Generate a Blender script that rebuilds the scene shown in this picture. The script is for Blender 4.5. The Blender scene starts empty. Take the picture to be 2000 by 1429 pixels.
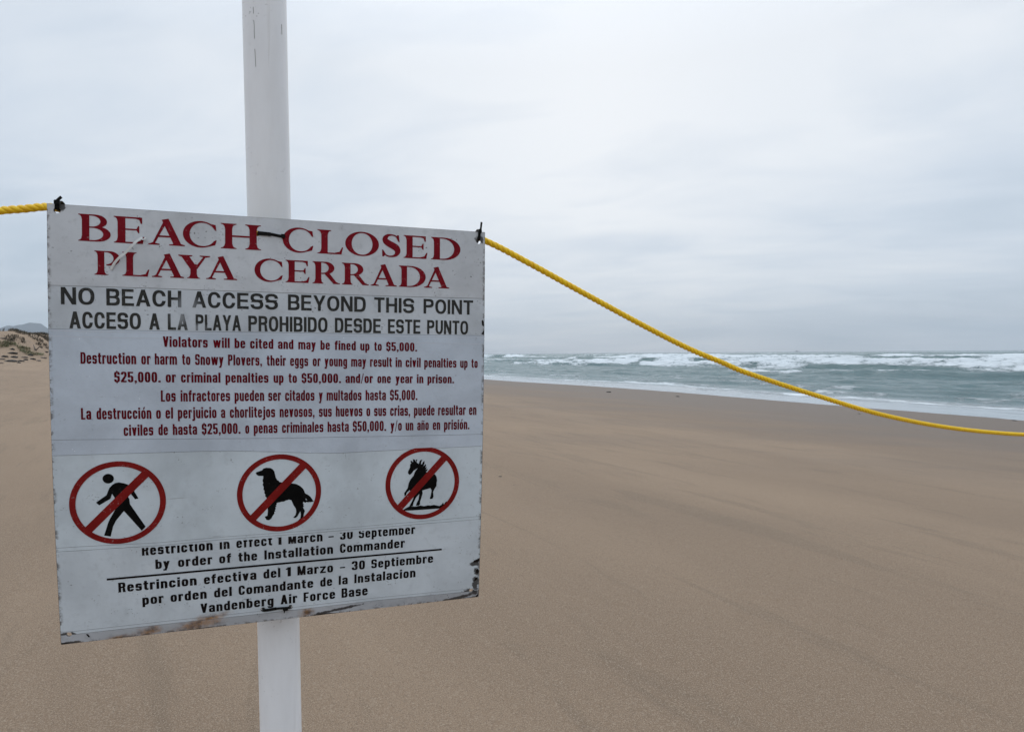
import bpy, bmesh, math, random
import numpy as np
from mathutils import Vector, Matrix
from mathutils.geometry import delaunay_2d_cdt
random.seed(7); rng = np.random.default_rng(7)
S = bpy.context.scene
COL = S.collection

# ------------------------------------------------------------------ camera, world, sun, exposure
F = 1180.2                      # focal length in units of a 2000 wide frame
EYE = 3.0                       # eye height above the sea, 1.6 m above the sand
U = np.array([-0.0069, -1.0, -24.5/F]); U /= np.linalg.norm(U)
fw = np.array([0, 0, 1.0]); Yw = fw - U*(fw@U); Yw /= np.linalg.norm(Yw)
Xw = np.cross(Yw, U)
M = np.array([Xw, Yw, U])       # camera axes (x right, y down, z forward) -> world
CAM = np.array([0, 0, EYE])
cam = bpy.data.objects.new('camera', bpy.data.cameras.new('camera')); COL.objects.link(cam)
cam.data.sensor_width = 36; cam.data.lens = 36*F/2000
cam.data.clip_start = 0.05; cam.data.clip_end = 40000
Rm = M @ np.diag([1, -1, -1])
cam.matrix_world = Matrix([[*Rm[0], 0], [*Rm[1], 0], [*Rm[2], EYE], [0, 0, 0, 1]])
S.camera = cam
S.view_settings.view_transform = 'Standard'; S.view_settings.look = 'None'
S.view_settings.exposure = 0; S.view_settings.gamma = 1; S.view_settings.use_curve_mapping = False

SUN_AZ, SUN_EL = 0.14, math.radians(24)     # azimuth from +Y towards +X
world = bpy.data.worlds.new('World'); S.world = world; world.use_nodes = True
def build_world():
    nt = world.node_tree; N = nt.nodes; L = nt.links; N.clear()
    out = N.new('ShaderNodeOutputWorld'); bg = N.new('ShaderNodeBackground'); bg.inputs[1].default_value = 0.1
    L.new(bg.outputs[0], out.inputs[0])
    sky = N.new('ShaderNodeTexSky'); sky.sky_type = 'NISHITA'; sky.sun_disc = False
    sky.sun_elevation = SUN_EL; sky.sun_rotation = SUN_AZ; sky.altitude = 0
    tc = N.new('ShaderNodeTexCoord')
    def mth(op, a, b=None, c=None):
        n = N.new('ShaderNodeMath'); n.operation = op
        for i, v in enumerate((a, b, c)):
            if v is None: continue
            if isinstance(v, (int, float)): n.inputs[i].default_value = v
            else: L.new(v, n.inputs[i])
        return n.outputs[0]
    sep = N.new('ShaderNodeSeparateXYZ'); L.new(tc.outputs['Generated'], sep.inputs[0])
    x, y, z = sep.outputs
    den = mth('ADD', mth('ABSOLUTE', z), 0.16)
    cv = N.new('ShaderNodeCombineXYZ')
    # cloud sheet seen in perspective; streaks run roughly across the view, tilted
    L.new(mth('DIVIDE', mth('ADD', mth('MULTIPLY', x, 0.55), mth('MULTIPLY', y, -0.16)), den), cv.inputs[0])
    L.new(mth('DIVIDE', mth('ADD', mth('MULTIPLY', x, 0.30), mth('MULTIPLY', y, 1.0)), den), cv.inputs[1])
    n1 = N.new('ShaderNodeTexNoise'); n1.inputs['Scale'].default_value = 0.75; n1.inputs['Detail'].default_value = 6
    n1.inputs['Roughness'].default_value = .5; n1.inputs['Distortion'].default_value = .45
    L.new(cv.outputs[0], n1.inputs[0])
    n2 = N.new('ShaderNodeTexNoise'); n2.inputs['Scale'].default_value = 2.6; n2.inputs['Detail'].default_value = 5
    n2.inputs['Distortion'].default_value = .6; L.new(cv.outputs[0], n2.inputs[0])
    cl = mth('ADD', mth('MULTIPLY', mth('SUBTRACT', n1.outputs[0], .5), 0.82), mth('MULTIPLY', mth('SUBTRACT', n2.outputs[0], .5), .42))
    # veiled sun makes one broad bright side of the overcast
    dx, dy, dz = math.sin(SUN_AZ)*math.cos(SUN_EL), math.cos(SUN_AZ)*math.cos(SUN_EL), math.sin(SUN_EL)
    dot = mth('ADD', mth('ADD', mth('MULTIPLY', x, dx), mth('MULTIPLY', y, dy)), mth('MULTIPLY', z, dz))
    d1 = mth('MAXIMUM', mth('ADD', mth('MULTIPLY', dot, .5), .5), 0)
    glow = mth('ADD', mth('MULTIPLY', mth('POWER', d1, 9), .17), mth('MULTIPLY', mth('MAXIMUM', z, 0), .30))
    low = mth('MULTIPLY', mth('POWER', mth('SUBTRACT', 1, mth('MINIMUM', mth('MAXIMUM', z, 0), 1)), 9), -.09)
    val = mth('ADD', mth('ADD', glow, low), mth('ADD', cl, .72))
    cr = N.new('ShaderNodeValToRGB'); e = cr.color_ramp.elements
    e[0].position = .30; e[0].color = (.36, .48, .62, 1)
    e[1].position = 1.0; e[1].color = (.865, .91, .965, 1)
    a = cr.color_ramp.elements.new(.55); a.color = (.52, .62, .73, 1)
    a = cr.color_ramp.elements.new(.78); a.color = (.68, .76, .86, 1)
    L.new(val, cr.inputs[0])
    sc = N.new('ShaderNodeVectorMath'); sc.operation = 'SCALE'; sc.inputs['Scale'].default_value = 9.6
    zen = N.new('ShaderNodeVectorMath'); zen.operation = 'MULTIPLY_ADD'    # an overcast sky is brightest overhead
    zc = N.new('ShaderNodeCombineXYZ'); zv = mth('MAXIMUM', mth('SUBTRACT', z, .42), 0)
    for i, k in enumerate((.80, .92, 1.10)): L.new(mth('ADD', mth('MULTIPLY', zv, k), 1), zc.inputs[i])
    L.new(cr.outputs[0], zen.inputs[0]); L.new(zc.outputs[0], zen.inputs[1]); zen.inputs[2].default_value = (0, 0, 0)
    L.new(zen.outputs[0], sc.inputs[0])
    sk = N.new('ShaderNodeVectorMath'); sk.operation = 'SCALE'; sk.inputs['Scale'].default_value = .04
    L.new(sky.outputs[0], sk.inputs[0])
    ad = N.new('ShaderNodeVectorMath'); ad.operation = 'ADD'
    L.new(sc.outputs[0], ad.inputs[0]); L.new(sk.outputs[0], ad.inputs[1]); L.new(ad.outputs[0], bg.inputs[0])
build_world()
sl = bpy.data.lights.new('sun', 'SUN'); sl.energy = 0.5; sl.angle = math.radians(40); sl.color = (1, .97, .93)
sun = bpy.data.objects.new('sun', sl); COL.objects.link(sun)
sd = Vector((math.sin(SUN_AZ)*math.cos(SUN_EL+.5), math.cos(SUN_AZ)*math.cos(SUN_EL+.5), math.sin(SUN_EL+.5)))
sun.rotation_euler = sd.to_track_quat('Z', 'Y').to_euler()

# ------------------------------------------------------------------ helpers
def tag(o, label=None, cat=None, group=None, kind=None):
    if label: o['label'] = label
    if cat: o['category'] = cat
    if group: o['group'] = group
    if kind: o['kind'] = kind
    return o
def mesh_obj(name, V, Fc, mat, parent=None, uv=None, smooth=False):
    me = bpy.data.meshes.new(name)
    me.from_pydata([tuple(map(float, v)) for v in V], [], [tuple(map(int, f)) for f in Fc])
    if uv is not None:
        l = me.uv_layers.new(name='st'); vi = np.empty(len(me.loops), int); me.loops.foreach_get('vertex_index', vi)
        l.data.foreach_set('uv', np.asarray(uv, float)[vi].ravel())
    if smooth: me.polygons.foreach_set('use_smooth', [True]*len(me.polygons))
    me.materials.append(mat); me.update()
    o = bpy.data.objects.new(name, me); COL.objects.link(o)
    if parent: o.parent = parent
    return o
def grid_obj(name, X, Y, Z, mat, attrs=None, smooth=True):
    ny, nx = X.shape
    me = bpy.data.meshes.new(name)
    co = np.stack([X, Y, Z], -1).reshape(-1, 3).astype(np.float32)
    i = np.arange(ny*nx).reshape(ny, nx)
    q = np.stack([i[:-1, :-1], i[:-1, 1:], i[1:, 1:], i[1:, :-1]], -1).reshape(-1, 4).astype(np.int32)
    me.vertices.add(len(co)); me.vertices.foreach_set('co', co.ravel())
    me.loops.add(q.size); me.loops.foreach_set('vertex_index', q.ravel())
    me.polygons.add(len(q)); me.polygons.foreach_set('loop_start', np.arange(len(q), dtype=np.int32)*4)
    me.polygons.foreach_set('use_smooth', np.full(len(q), smooth))
    me.update(calc_edges=True)
    for k, a in (attrs or {}).items():
        at = me.attributes.new(k, 'FLOAT', 'POINT'); at.data.foreach_set('value', a.ravel().astype(np.float32))
    me.materials.append(mat)
    o = bpy.data.objects.new(name, me); COL.objects.link(o); return o
def smooth01(x, a, b):
    t = np.clip((x-a)/(b-a), 0, 1); return t*t*(3-2*t)
_perm = rng.random((256, 256))
def vnoise(x, y):
    x = np.asarray(x, float); y = np.asarray(y, float)
    xi = np.floor(x).astype(int); yi = np.floor(y).astype(int); fx = x-xi; fy = y-yi
    fx = fx*fx*(3-2*fx); fy = fy*fy*(3-2*fy)
    g = lambda a, b: _perm[a % 256, b % 256]
    return (g(xi, yi)*(1-fx)+g(xi+1, yi)*fx)*(1-fy)+(g(xi, yi+1)*(1-fx)+g(xi+1, yi+1)*fx)*fy
def fbm(x, y, o=4):
    s = 0; a = .5; t = 0
    for k in range(o): s = s+a*vnoise(x*2**k+17.3*k, y*2**k+5.1*k); t += a; a *= .5
    return s/t

class NB:                       # small node-graph helper
    def __init__(self, name):
        self.m = bpy.data.materials.new(name); self.m.use_nodes = True
        self.nt = self.m.node_tree; self.N = self.nt.nodes; self.L = self.nt.links
        self.p = self.N['Principled BSDF']
    def n(self, t, **kw):
        n = self.N.new(t)
        for k, v in kw.items():
            if k in ('operation', 'blend_type', 'data_type', 'feature', 'attribute_name', 'interpolation_type', 'noise_dimensions'): setattr(n, k, v)
            else:
                s = n.inputs[int(k[1:])] if k[0] == 'i' and k[1:].isdigit() else n.inputs[k.replace('_', ' ')]
                if hasattr(v, 'is_output'): self.L.new(v, s)
                else: s.default_value = v
        return n
    def math(self, op, a, b=None, c=None):
        n = self.N.new('ShaderNodeMath'); n.operation = op
        for i, v in enumerate((a, b, c)):
            if v is None: continue
            if isinstance(v, (int, float)): n.inputs[i].default_value = v
            else: self.L.new(v, n.inputs[i])
        return n.outputs[0]
    def noise(self, vec, scale, detail=4, rough=.5, dist=0):
        n = self.N.new('ShaderNodeTexNoise'); n.inputs['Scale'].default_value = scale
        n.inputs['Detail'].default_value = detail; n.inputs['Roughness'].default_value = rough; n.inputs['Distortion'].default_value = dist
        self.L.new(vec, n.inputs[0]); return n.outputs[0]
    def step(self, v, a, b):
        n = self.N.new('ShaderNodeMapRange'); n.interpolation_type = 'SMOOTHSTEP'
        n.inputs[1].default_value = a; n.inputs[2].default_value = b; self.L.new(v, n.inputs[0]); return n.outputs[0]
    def mix(self, f, a, b):
        n = self.N.new('ShaderNodeMix'); n.data_type = 'RGBA'
        for s, v in ((n.inputs[0], f), (n.inputs[6], a), (n.inputs[7], b)):
            if hasattr(v, 'is_output'): self.L.new(v, s)
            elif isinstance(v, (int, float)): s.default_value = v
            else: s.default_value = (*v[:3], 1)
        return n.outputs[2]
    def scale(self, vec, s):
        n = self.N.new('ShaderNodeMapping'); n.inputs['Scale'].default_value = s; self.L.new(vec, n.inputs[0]); return n.outputs[0]
    def bump(self, h, strength, dist, normal=None):
        n = self.N.new('ShaderNodeBump'); n.inputs['Strength'].default_value = strength; n.inputs['Distance'].default_value = dist
        self.L.new(h, n.inputs['Height'])
        if normal: self.L.new(normal, n.inputs['Normal'])
        self.L.new(n.outputs[0], self.p.inputs['Normal']); return n.outputs[0]
    def set(self, **kw):
        for k, v in kw.items():
            s = self.p.inputs[k.replace('_', ' ')]
            if hasattr(v, 'is_output'): self.L.new(v, s)
            else: s.default_value = (*v, 1) if isinstance(v, tuple) and len(v) == 3 else v
        return self

# ------------------------------------------------------------------ shore frame: u runs along the beach, v out to sea
UD = np.array([-0.49, 0.8717]); VD = np.array([0.8717, 0.49])
def uv2xy(u, v): return u*UD[0]+v*VD[0], u*UD[1]+v*VD[1]
def shore(u): return 31.5+1.5*np.exp(-((u-38)/17)**2)+.7*(vnoise(u*.13+3, u*0+9.5)-.5)+.3*(vnoise(u*.6+3, u*0+2.5)-.5)
def sand_z(u, v):
    vs = shore(u)
    z = np.interp(v-vs, [-400, -90, -60, -31, -12, 0, 12, 60], [4.2, 2.6, 1.95, 1.42, .58, 0, -.55, -3])
    z = z+.03*(fbm(u*.11, v*.3, 3)-.5)*smooth01(vs-v, 1, 8)+.012*(fbm(u*.35+9, v*1.3, 3)-.5)*smooth01(vs-v, 2, 9)
    for k, (v0, sl) in enumerate([(1.6, .02), (3.4, -.05), (6.2, .03), (10.5, -.02), (15.5, .02), (20, 0)]):
        line = v0+sl*u+.9*(vnoise(u*.22+k*7, u*0+k)-.5)+.25*(vnoise(u*1.1+k*3, u*0+k)-.5)
        z = z+.010*(1/(1+np.exp(np.clip((v-line)/.035, -50, 50))))*smooth01(vnoise(u*.3+k*11, u*0+k*2.), .25, .6)
    land = smooth01(-v, 2, 12)
    z = z+land*smooth01(u, 10, 58)*.42
    # sloping apron and dune ridge
    wob = 2.6*(fbm(u*.045+4, v*0+1.3, 3)-.5)
    apr = smooth01(u, 50, 72)*smooth01(-(v+wob*.4), 4.5, 13)*.95
    e = .35+.65*smooth01(u, 60, 70)-.45*smooth01(u, 92, 140)*smooth01(v, -60, -20)
    ridge = smooth01(-(v+wob), 8.6, 14.2)*e*smooth01(u, 60, 74)
    z = z+apr+ridge*(2.3+.8*(fbm(u*.10+2, v*.10, 4)-.5)+.9*(fbm(u*.33, v*.33+7, 3)-.5))
    return z

# sand -------------------------------------------------------------
def mat_sand():
    b = NB('sand'); g = b.n('ShaderNodeNewGeometry').outputs['Position']
    rt = b.N.new('ShaderNodeMapping'); rt.inputs['Rotation'].default_value = (0, 0, math.atan2(-VD[1], VD[0])); b.L.new(g, rt.inputs[0]); q = rt.outputs[0]
    wet = b.n('ShaderNodeAttribute', attribute_name='wet').outputs['Fac']
    gr = b.noise(g, 280, 3, .8); gr2 = b.noise(g, 150, 3, .75)
    vo = b.n('ShaderNodeTexVoronoi'); vo.inputs['Scale'].default_value = 420; b.L.new(g, vo.inputs[0])
    patch = b.noise(b.scale(q, (.30, .09, 1)), 1.0, 5, .6, .5)
    patch2 = b.noise(b.scale(q, (2.4, .42, 1)), 1.0, 6, .66, .5); gr3 = b.noise(g, 42, 3, .7)
    col = b.mix(b.step(patch, .35, .65), (.290, .206, .139), (.350, .250, .168))
    col = b.mix(b.math('MULTIPLY', b.step(patch2, .53, .64), .36), col, (.20, .15, .105))
    col = b.mix(b.math('MULTIPLY', b.step(gr, .50, .66), .80), col, (.085, .062, .044))
    col = b.mix(b.math('MULTIPLY', b.step(gr3, .52, .66), .22), col, (.15, .11, .08))
    col = b.mix(b.math('MULTIPLY', b.step(gr2, .50, .66), .62), col, (.52, .43, .33))
    dk = b.noise(g, 330, 2, .5)
    col = b.mix(b.math('MULTIPLY', b.step(dk, .66, .72), .8), col, (.05, .04, .035))
    wn = b.noise(b.scale(g, (.12, .5, 1)), 1, 3)
    wf = b.step(b.math('ADD', wet, b.math('MULTIPLY', b.math('SUBTRACT', wn, .5), .55)),   .12, .80)
    col = b.mix(b.math('MULTIPLY', wf, .95), col, (.152, .118, .092))
    b.set(Base_Color=col, Roughness=b.math('SUBTRACT', .92, b.math('MULTIPLY', wf, .34)), Specular_IOR_Level=.22)
    h = b.math('ADD', b.math('MULTIPLY', gr, .8), b.math('MULTIPLY', vo.outputs[0], .5))
    n1 = b.bump(h, .8, .006)
    b.bump(patch2, .25, .02, n1)
    return b.m
def axis(segs):
    out = [np.array([segs[0][0]])]
    for a, c, n in segs: out.append(np.linspace(a, c, n+1)[1:])
    return np.concatenate(out)
us = axis([(-4000, -400, 12), (-400, -60, 40), (-60, -10, 60), (-10, 25, 200), (25, 50, 80), (50, 120, 330), (120, 400, 110), (400, 9000, 50)])
vs_ = axis([(-9000, -300, 12), (-300, -60, 50), (-60, -32, 60), (-32, -4, 210), (-4, 50, 240)])
UU, VV = np.meshgrid(us, vs_); XX, YY = uv2xy(UU, VV); ZZ = sand_z(UU, VV)
wet = 1-np.clip((shore(UU)-VV)/31, 0, 1)
sand = grid_obj('sand', XX, YY, ZZ, mat_sand(), {'wet': wet}); tag(sand, kind='structure')
sand['label'] = 'smooth tan beach sand, damp and darker towards the water'

# sea --------------------------------------------------------------
def mat_sea():
    b = NB('sea'); g = b.n('ShaderNodeNewGeometry').outputs['Position']
    rot = b.N.new('ShaderNodeMapping'); rot.inputs['Rotation'].default_value = (0, 0, math.atan2(UD[0], UD[1]))
    b.L.new(g, rot.inputs[0]); g = rot.outputs[0]          # x out to sea, y along the beach
    foam = b.n('ShaderNodeAttribute', attribute_name='foam').outputs['Fac']
    calm = b.n('ShaderNodeAttribute', attribute_name='calm').outputs['Fac']
    face = b.n('ShaderNodeAttribute', attribute_name='face').outputs['Fac']
    f1 = b.noise(b.scale(g, (1.0, .38, 1)), 1.5, 9, .72, .9)
    f2 = b.noise(b.scale(g, (.22, .07, .2)), 1.0, 5, .6, .8)
    f = b.math('ADD', b.math('ADD', foam, b.math('MULTIPLY', b.math('SUBTRACT', f1, .5), 1.9)), b.math('MULTIPLY', b.math('SUBTRACT', f2, .5), .9))
    fm = b.step(f, .36, .74)
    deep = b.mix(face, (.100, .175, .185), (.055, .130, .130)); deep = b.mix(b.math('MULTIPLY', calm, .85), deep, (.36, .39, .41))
    col = b.mix(fm, deep, (.74, .79, .81))
    b.set(Base_Color=col, IOR=1.33, Specular_IOR_Level=.5)
    b.set(Roughness=b.math('ADD', b.math('ADD', b.math('MULTIPLY', fm, .6), .22), b.math('MULTIPLY', calm, -.12)))
    w1 = b.noise(b.scale(g, (1.0, .22, 1)), .62, 8, .66, .7)
    w2 = b.noise(b.scale(g, (1.0, .35, 1)), 2.6, 6, .65, .4)
    h = b.math('ADD', w1, b.math('MULTIPLY', w2, .34))
    h = b.math('MULTIPLY', h, b.math('SUBTRACT', 1, b.math('MULTIPLY', calm, .96)))
    h = b.math('ADD', h, b.math('MULTIPLY', b.math('MULTIPLY', fm, f1), .35))
    b.bump(h, 1.0, .62)
    return b.m
us = axis([(-9000, -300, 14), (-300, -30, 60), (-30, 70, 420), (70, 220, 320), (220, 600, 190), (600, 9000, 70)])
vs_ = axis([(27, 46, 110), (46, 140, 420), (140, 300, 260), (300, 700, 130), (700, 9000, 60)])
UU, VV = np.meshgrid(us, vs_); XX, YY = uv2xy(UU, VV)
dsh = VV-shore(UU)
damp = 1/(1+np.exp(np.clip((VV-1500)/200, -50, 50)))
chop = (fbm(UU*.10, VV*.42, 4)-.5)*.62+(fbm(UU*.45+31, VV*1.5, 3)-.5)*.30
Z = chop*smooth01(dsh, 2, 26)*damp
foam = np.zeros_like(Z); face = np.zeros_like(Z)
#        v     height  front  back   breaking  foam trail   phase
crests = [(38.5, .05, .3, .7, .55, 1.6, 3.1), (41.5, .08, .4, 1.0, .62, 2.0, 11.7), (46, .12, .5, 1.3, .35, 2.0, 23.3), (50, .12, .6, 1.4, .30, 2.0, 29.3), (55, .20, .8, 2.0, .22, 2.5, 37.1),
          (63, .24, 1.1, 2.6, .22, 3, 51.9), (73, .42, 1.2, 3.0, .22, 3, 60.3), (84, .40, 1.1, 3.0, .62, 4.5, 66.1), (94, .62, 1.2, 3.8, .80, 5.5, 73.7), (108, .50, 1.4, 4, .55, 6, 85.5),
          (128, .75, 1.6, 6, .80, 10, 98.9), (158, .65, 2, 7, .50, 10, 107.3), (205, 1.15, 2.4, 8, .88, 17, 121.1), (262, .8, 3, 10, .5, 18, 135.9),
          (335, 1.0, 3, 11, .70, 24, 147.7), (430, .9, 5, 15, .15, 20, 160.1), (560, .8, 6, 16, .10, 20, 171.9)]
U1 = us[None, :]
for (v0, h, wf, wb, br, tr, ph) in crests:
    sc = v0/60
    line = v0+(fbm(U1/(22*sc)+ph, U1*0+ph, 4)-.5)*6.5*sc
    fine = (fbm(UU/2.2+ph*3, VV/2.2, 3)-.5)
    amp = h*(.25+1.35*smooth01(fbm(U1/(30*sc)+ph*2, U1*0+.7*ph, 3), .33, .62))
    d = VV-line
    prof = np.where(d < 0, np.exp(-(d/wf)**2), np.exp(-(d/wb)**2))
    Z += amp*prof*(1+.35*fine)
    brk = smooth01(fbm(U1/(13*sc)+ph*5, U1*0+ph*.3, 4), .63-br*.34, .78-br*.34)
    tail = np.where(d < 0, np.exp(-(np.clip(-d-wf*.4, 0, None)/tr)**1.2), np.exp(-(d/(wb*.35))**2))
    fr = .45+.9*fbm(UU/(3.2*sc)+ph, VV/(1.6*sc), 4)          # ragged, lumpy white water
    foam = np.maximum(foam, brk*tail*fr*(.50+.42*smooth01(np.array(float(h)), .05, .7)))
    Z += brk*np.exp(-((d+wf*1.1)/(wf*1.6))**2)*h*.55*(.35+1.3*fbm(UU/(1.7*sc)+ph, VV/(1.1*sc)+9, 4))
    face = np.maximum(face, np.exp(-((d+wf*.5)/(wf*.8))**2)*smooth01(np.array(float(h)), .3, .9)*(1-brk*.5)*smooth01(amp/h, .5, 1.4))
edge = np.exp(-((dsh-.12)/.16)**2)*.50
lace0 = np.exp(-((dsh-3.6-1.6*(fbm(U1*.16, U1*0+24, 3)-.5)*2)/.35)**2)*.55*smooth01(fbm(U1*.25, U1*0+31, 3), .42, .6)
lace = np.exp(-((dsh-6.5-2.2*(fbm(U1*.09, U1*0+4, 3)-.5)*2)/.9)**2)*.62
foam = np.maximum(foam, np.maximum(edge*smooth01(fbm(U1*.2, U1*0+8, 3), .4, .6), np.maximum(lace, lace0)))
foam = np.maximum(foam, (.16+.1*fbm(UU*.02, VV*.05, 3))*smooth01(VV, 80, 110)*(1-smooth01(VV, 300, 420)))
foam = np.where(dsh > 0, foam+.10*smooth01(dsh, 3, 8)*(1-smooth01(dsh, 12, 20)), foam)
Z = Z*smooth01(dsh, -1, 9)
calm = 1-smooth01(dsh, 4.0, 9.5)
sea = grid_obj('sea', XX, YY, Z, mat_sea(), {'foam': foam, 'calm': calm, 'face': face}); tag(sea, kind='structure')
sea['label'] = 'grey green sea with white breakers rolling onto the beach'

# mountain ---------------------------------------------------------
def mat_plain(name, c, r=.8, **kw): return NB(name).set(Base_Color=c, Roughness=r, **kw).m
def mat_hill():
    b = NB('mountain'); g = b.n('ShaderNodeNewGeometry').outputs['Position']
    n = b.noise(g, .006, 5, .6)
    b.set(Base_Color=b.mix(b.step(n, .4, .6), (.035, .045, .06), (.06, .07, .08)), Roughness=.95); return b.m
def px_dir(x, y):
    d = np.stack([(np.asarray(x, float)-1000)/F, (np.asarray(y, float)-714.5)/F, np.ones_like(np.asarray(x, float))], -1)
    return d@M.T
D0 = 7300
mpx = np.array([-420, -300, -200, -110, -50, 0, 15, 26, 36, 44, 57, 69, 80, 93, 120, 170, 240, 320, 400], float)
mpy = np.array([690, 668, 655, 648, 645, 638, 632.3, 634, 631.4, 631, 627, 628, 629, 638, 652, 664, 676, 686, 697], float)
dd = px_dir(mpx, mpy); az = np.arctan2(dd[:, 0], dd[:, 1]); hh = dd[:, 2]/np.hypot(dd[:, 0], dd[:, 1])*D0+EYE
a_ = np.linspace(az[0], az[-1], 260); r_ = np.linspace(-1300, 1500, 60)
AA, RR = np.meshgrid(a_, r_)
prof = np.interp(AA, az, hh)
sh = np.where(RR < 0, 1-np.abs(RR/1300)**1.1, 1-(RR/1500)**2)
ZM = prof*np.clip(sh, 0, 1)-12+60*(fbm(AA*70, RR/260, 5)-.5)*np.clip(-RR/400, 0, 1)*np.clip(sh*2, 0, 1)
mt = grid_obj('mountain', np.sin(AA)*(D0+RR), np.cos(AA)*(D0+RR), ZM, mat_hill()); tag(mt, kind='structure')
mt['label'] = 'distant blue grey mountain ridge fading in the haze above the dune'

# ------------------------------------------------------------------ sign frame (solved from the photograph's corners and circles)
SR = np.array([[9.56557453e-01, -2.06362977e-02, -2.90812625e-01], [-4.96243125e-04, 9.97375059e-01, -7.24068072e-02], [2.91543468e-01, 6.94055848e-02, 9.54036305e-01]])
ST = np.array([-.627967263, -.219343014, .815750132]); SW, SH, BEND = .61, .616558, .0097
def bend(t): return BEND*(1-(2*t/SH-1)**2)
def px2st(x, y):
    x = np.asarray(x, float); y = np.asarray(y, float)
    r = np.stack([(x-1000)/F, (y-714.5)/F, np.ones_like(x)], -1)
    n = SR[:, 2]; d = np.zeros_like(x)
    for k in range(6):
        lam = (n@ST-d)/(r@n); P = r*lam[..., None]-ST; s = P@SR[:, 0]; t = P@SR[:, 1]; d = bend(t)
    return s, t
def st2w(s, t, off=0.0):      # off: metres in front of the panel face
    s = np.asarray(s, float); t = np.asarray(t, float)
    d = -(bend(t)+off)+0*s
    P = s[..., None]*SR[:, 0]+t[..., None]*SR[:, 1]+d[..., None]*SR[:, 2]+ST
    return P@M.T+CAM
def pxz(x, y, z):             # photo pixel at forward depth z -> world
    P = np.stack([(np.asarray(x, float)-1000)/F*z, (np.asarray(y, float)-714.5)/F*z, np.asarray(z, float)+0*np.asarray(x, float)], -1)
    return P@M.T+CAM

# polygons with ordered add / subtract, triangulated
def boolean(ops, extra=()):
    V = []; Fs = []
    for _, p in ops:
        if sum(p[i-1][0]*p[i][1]-p[i][0]*p[i-1][1] for i in range(len(p))) < 0: p = p[::-1]
        b0 = len(V); V += [Vector((float(a), float(c))) for a, c in p]; Fs.append(list(range(b0, len(V))))
    V += [Vector((float(a), float(c))) for a, c in extra]
    ov, oe, of, a1, a2, orig = delaunay_2d_cdt(V, [], Fs, 0, 1e-7)
    keep = []
    for f, og in zip(of, orig):
        st = False; og = set(og)
        for i, (sg, _) in enumerate(ops):
            if i in og: st = sg == '+'
        if st: keep.append(tuple(f))
    used = sorted({i for f in keep for i in f}); mp = {i: k for k, i in enumerate(used)}
    v = np.array([[ov[i].x, ov[i].y] for i in used]).reshape(-1, 2)
    out = []
    for f in keep:
        f = [mp[i] for i in f]; a, c, d = v[f[0]], v[f[1]], v[f[2]]
        if (c[0]-a[0])*(d[1]-a[1])-(c[1]-a[1])*(d[0]-a[0]) < 0: f = f[::-1]
        out.append(tuple(f))
    return v, out
def rect(x0, y0, x1, y1): return [(x0, y0), (x1, y0), (x1, y1), (x0, y1)]
def sup(x0, y0, x1, y1, n=2.0, N=36):
    cx, cy, rx, ry = (x0+x1)/2, (y0+y1)/2, (x1-x0)/2, (y1-y0)/2
    o = []
    for k in range(N):
        a = 2*math.pi*(k+.5)/N; c, s = math.cos(a), math.sin(a)
        o.append((cx+rx*math.copysign(abs(c)**(2/n), c), cy+ry*math.copysign(abs(s)**(2/n), s)))
    return o
def ring(x0, y0, x1, y1, sx, sy, n): return [('+', sup(x0, y0, x1, y1, n)), ('-', sup(x0+sx, y0+sy, x1-sx, y1-sy, n))]
P_ = lambda p: ('+', p)
M_ = lambda p: ('-', p)

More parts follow.
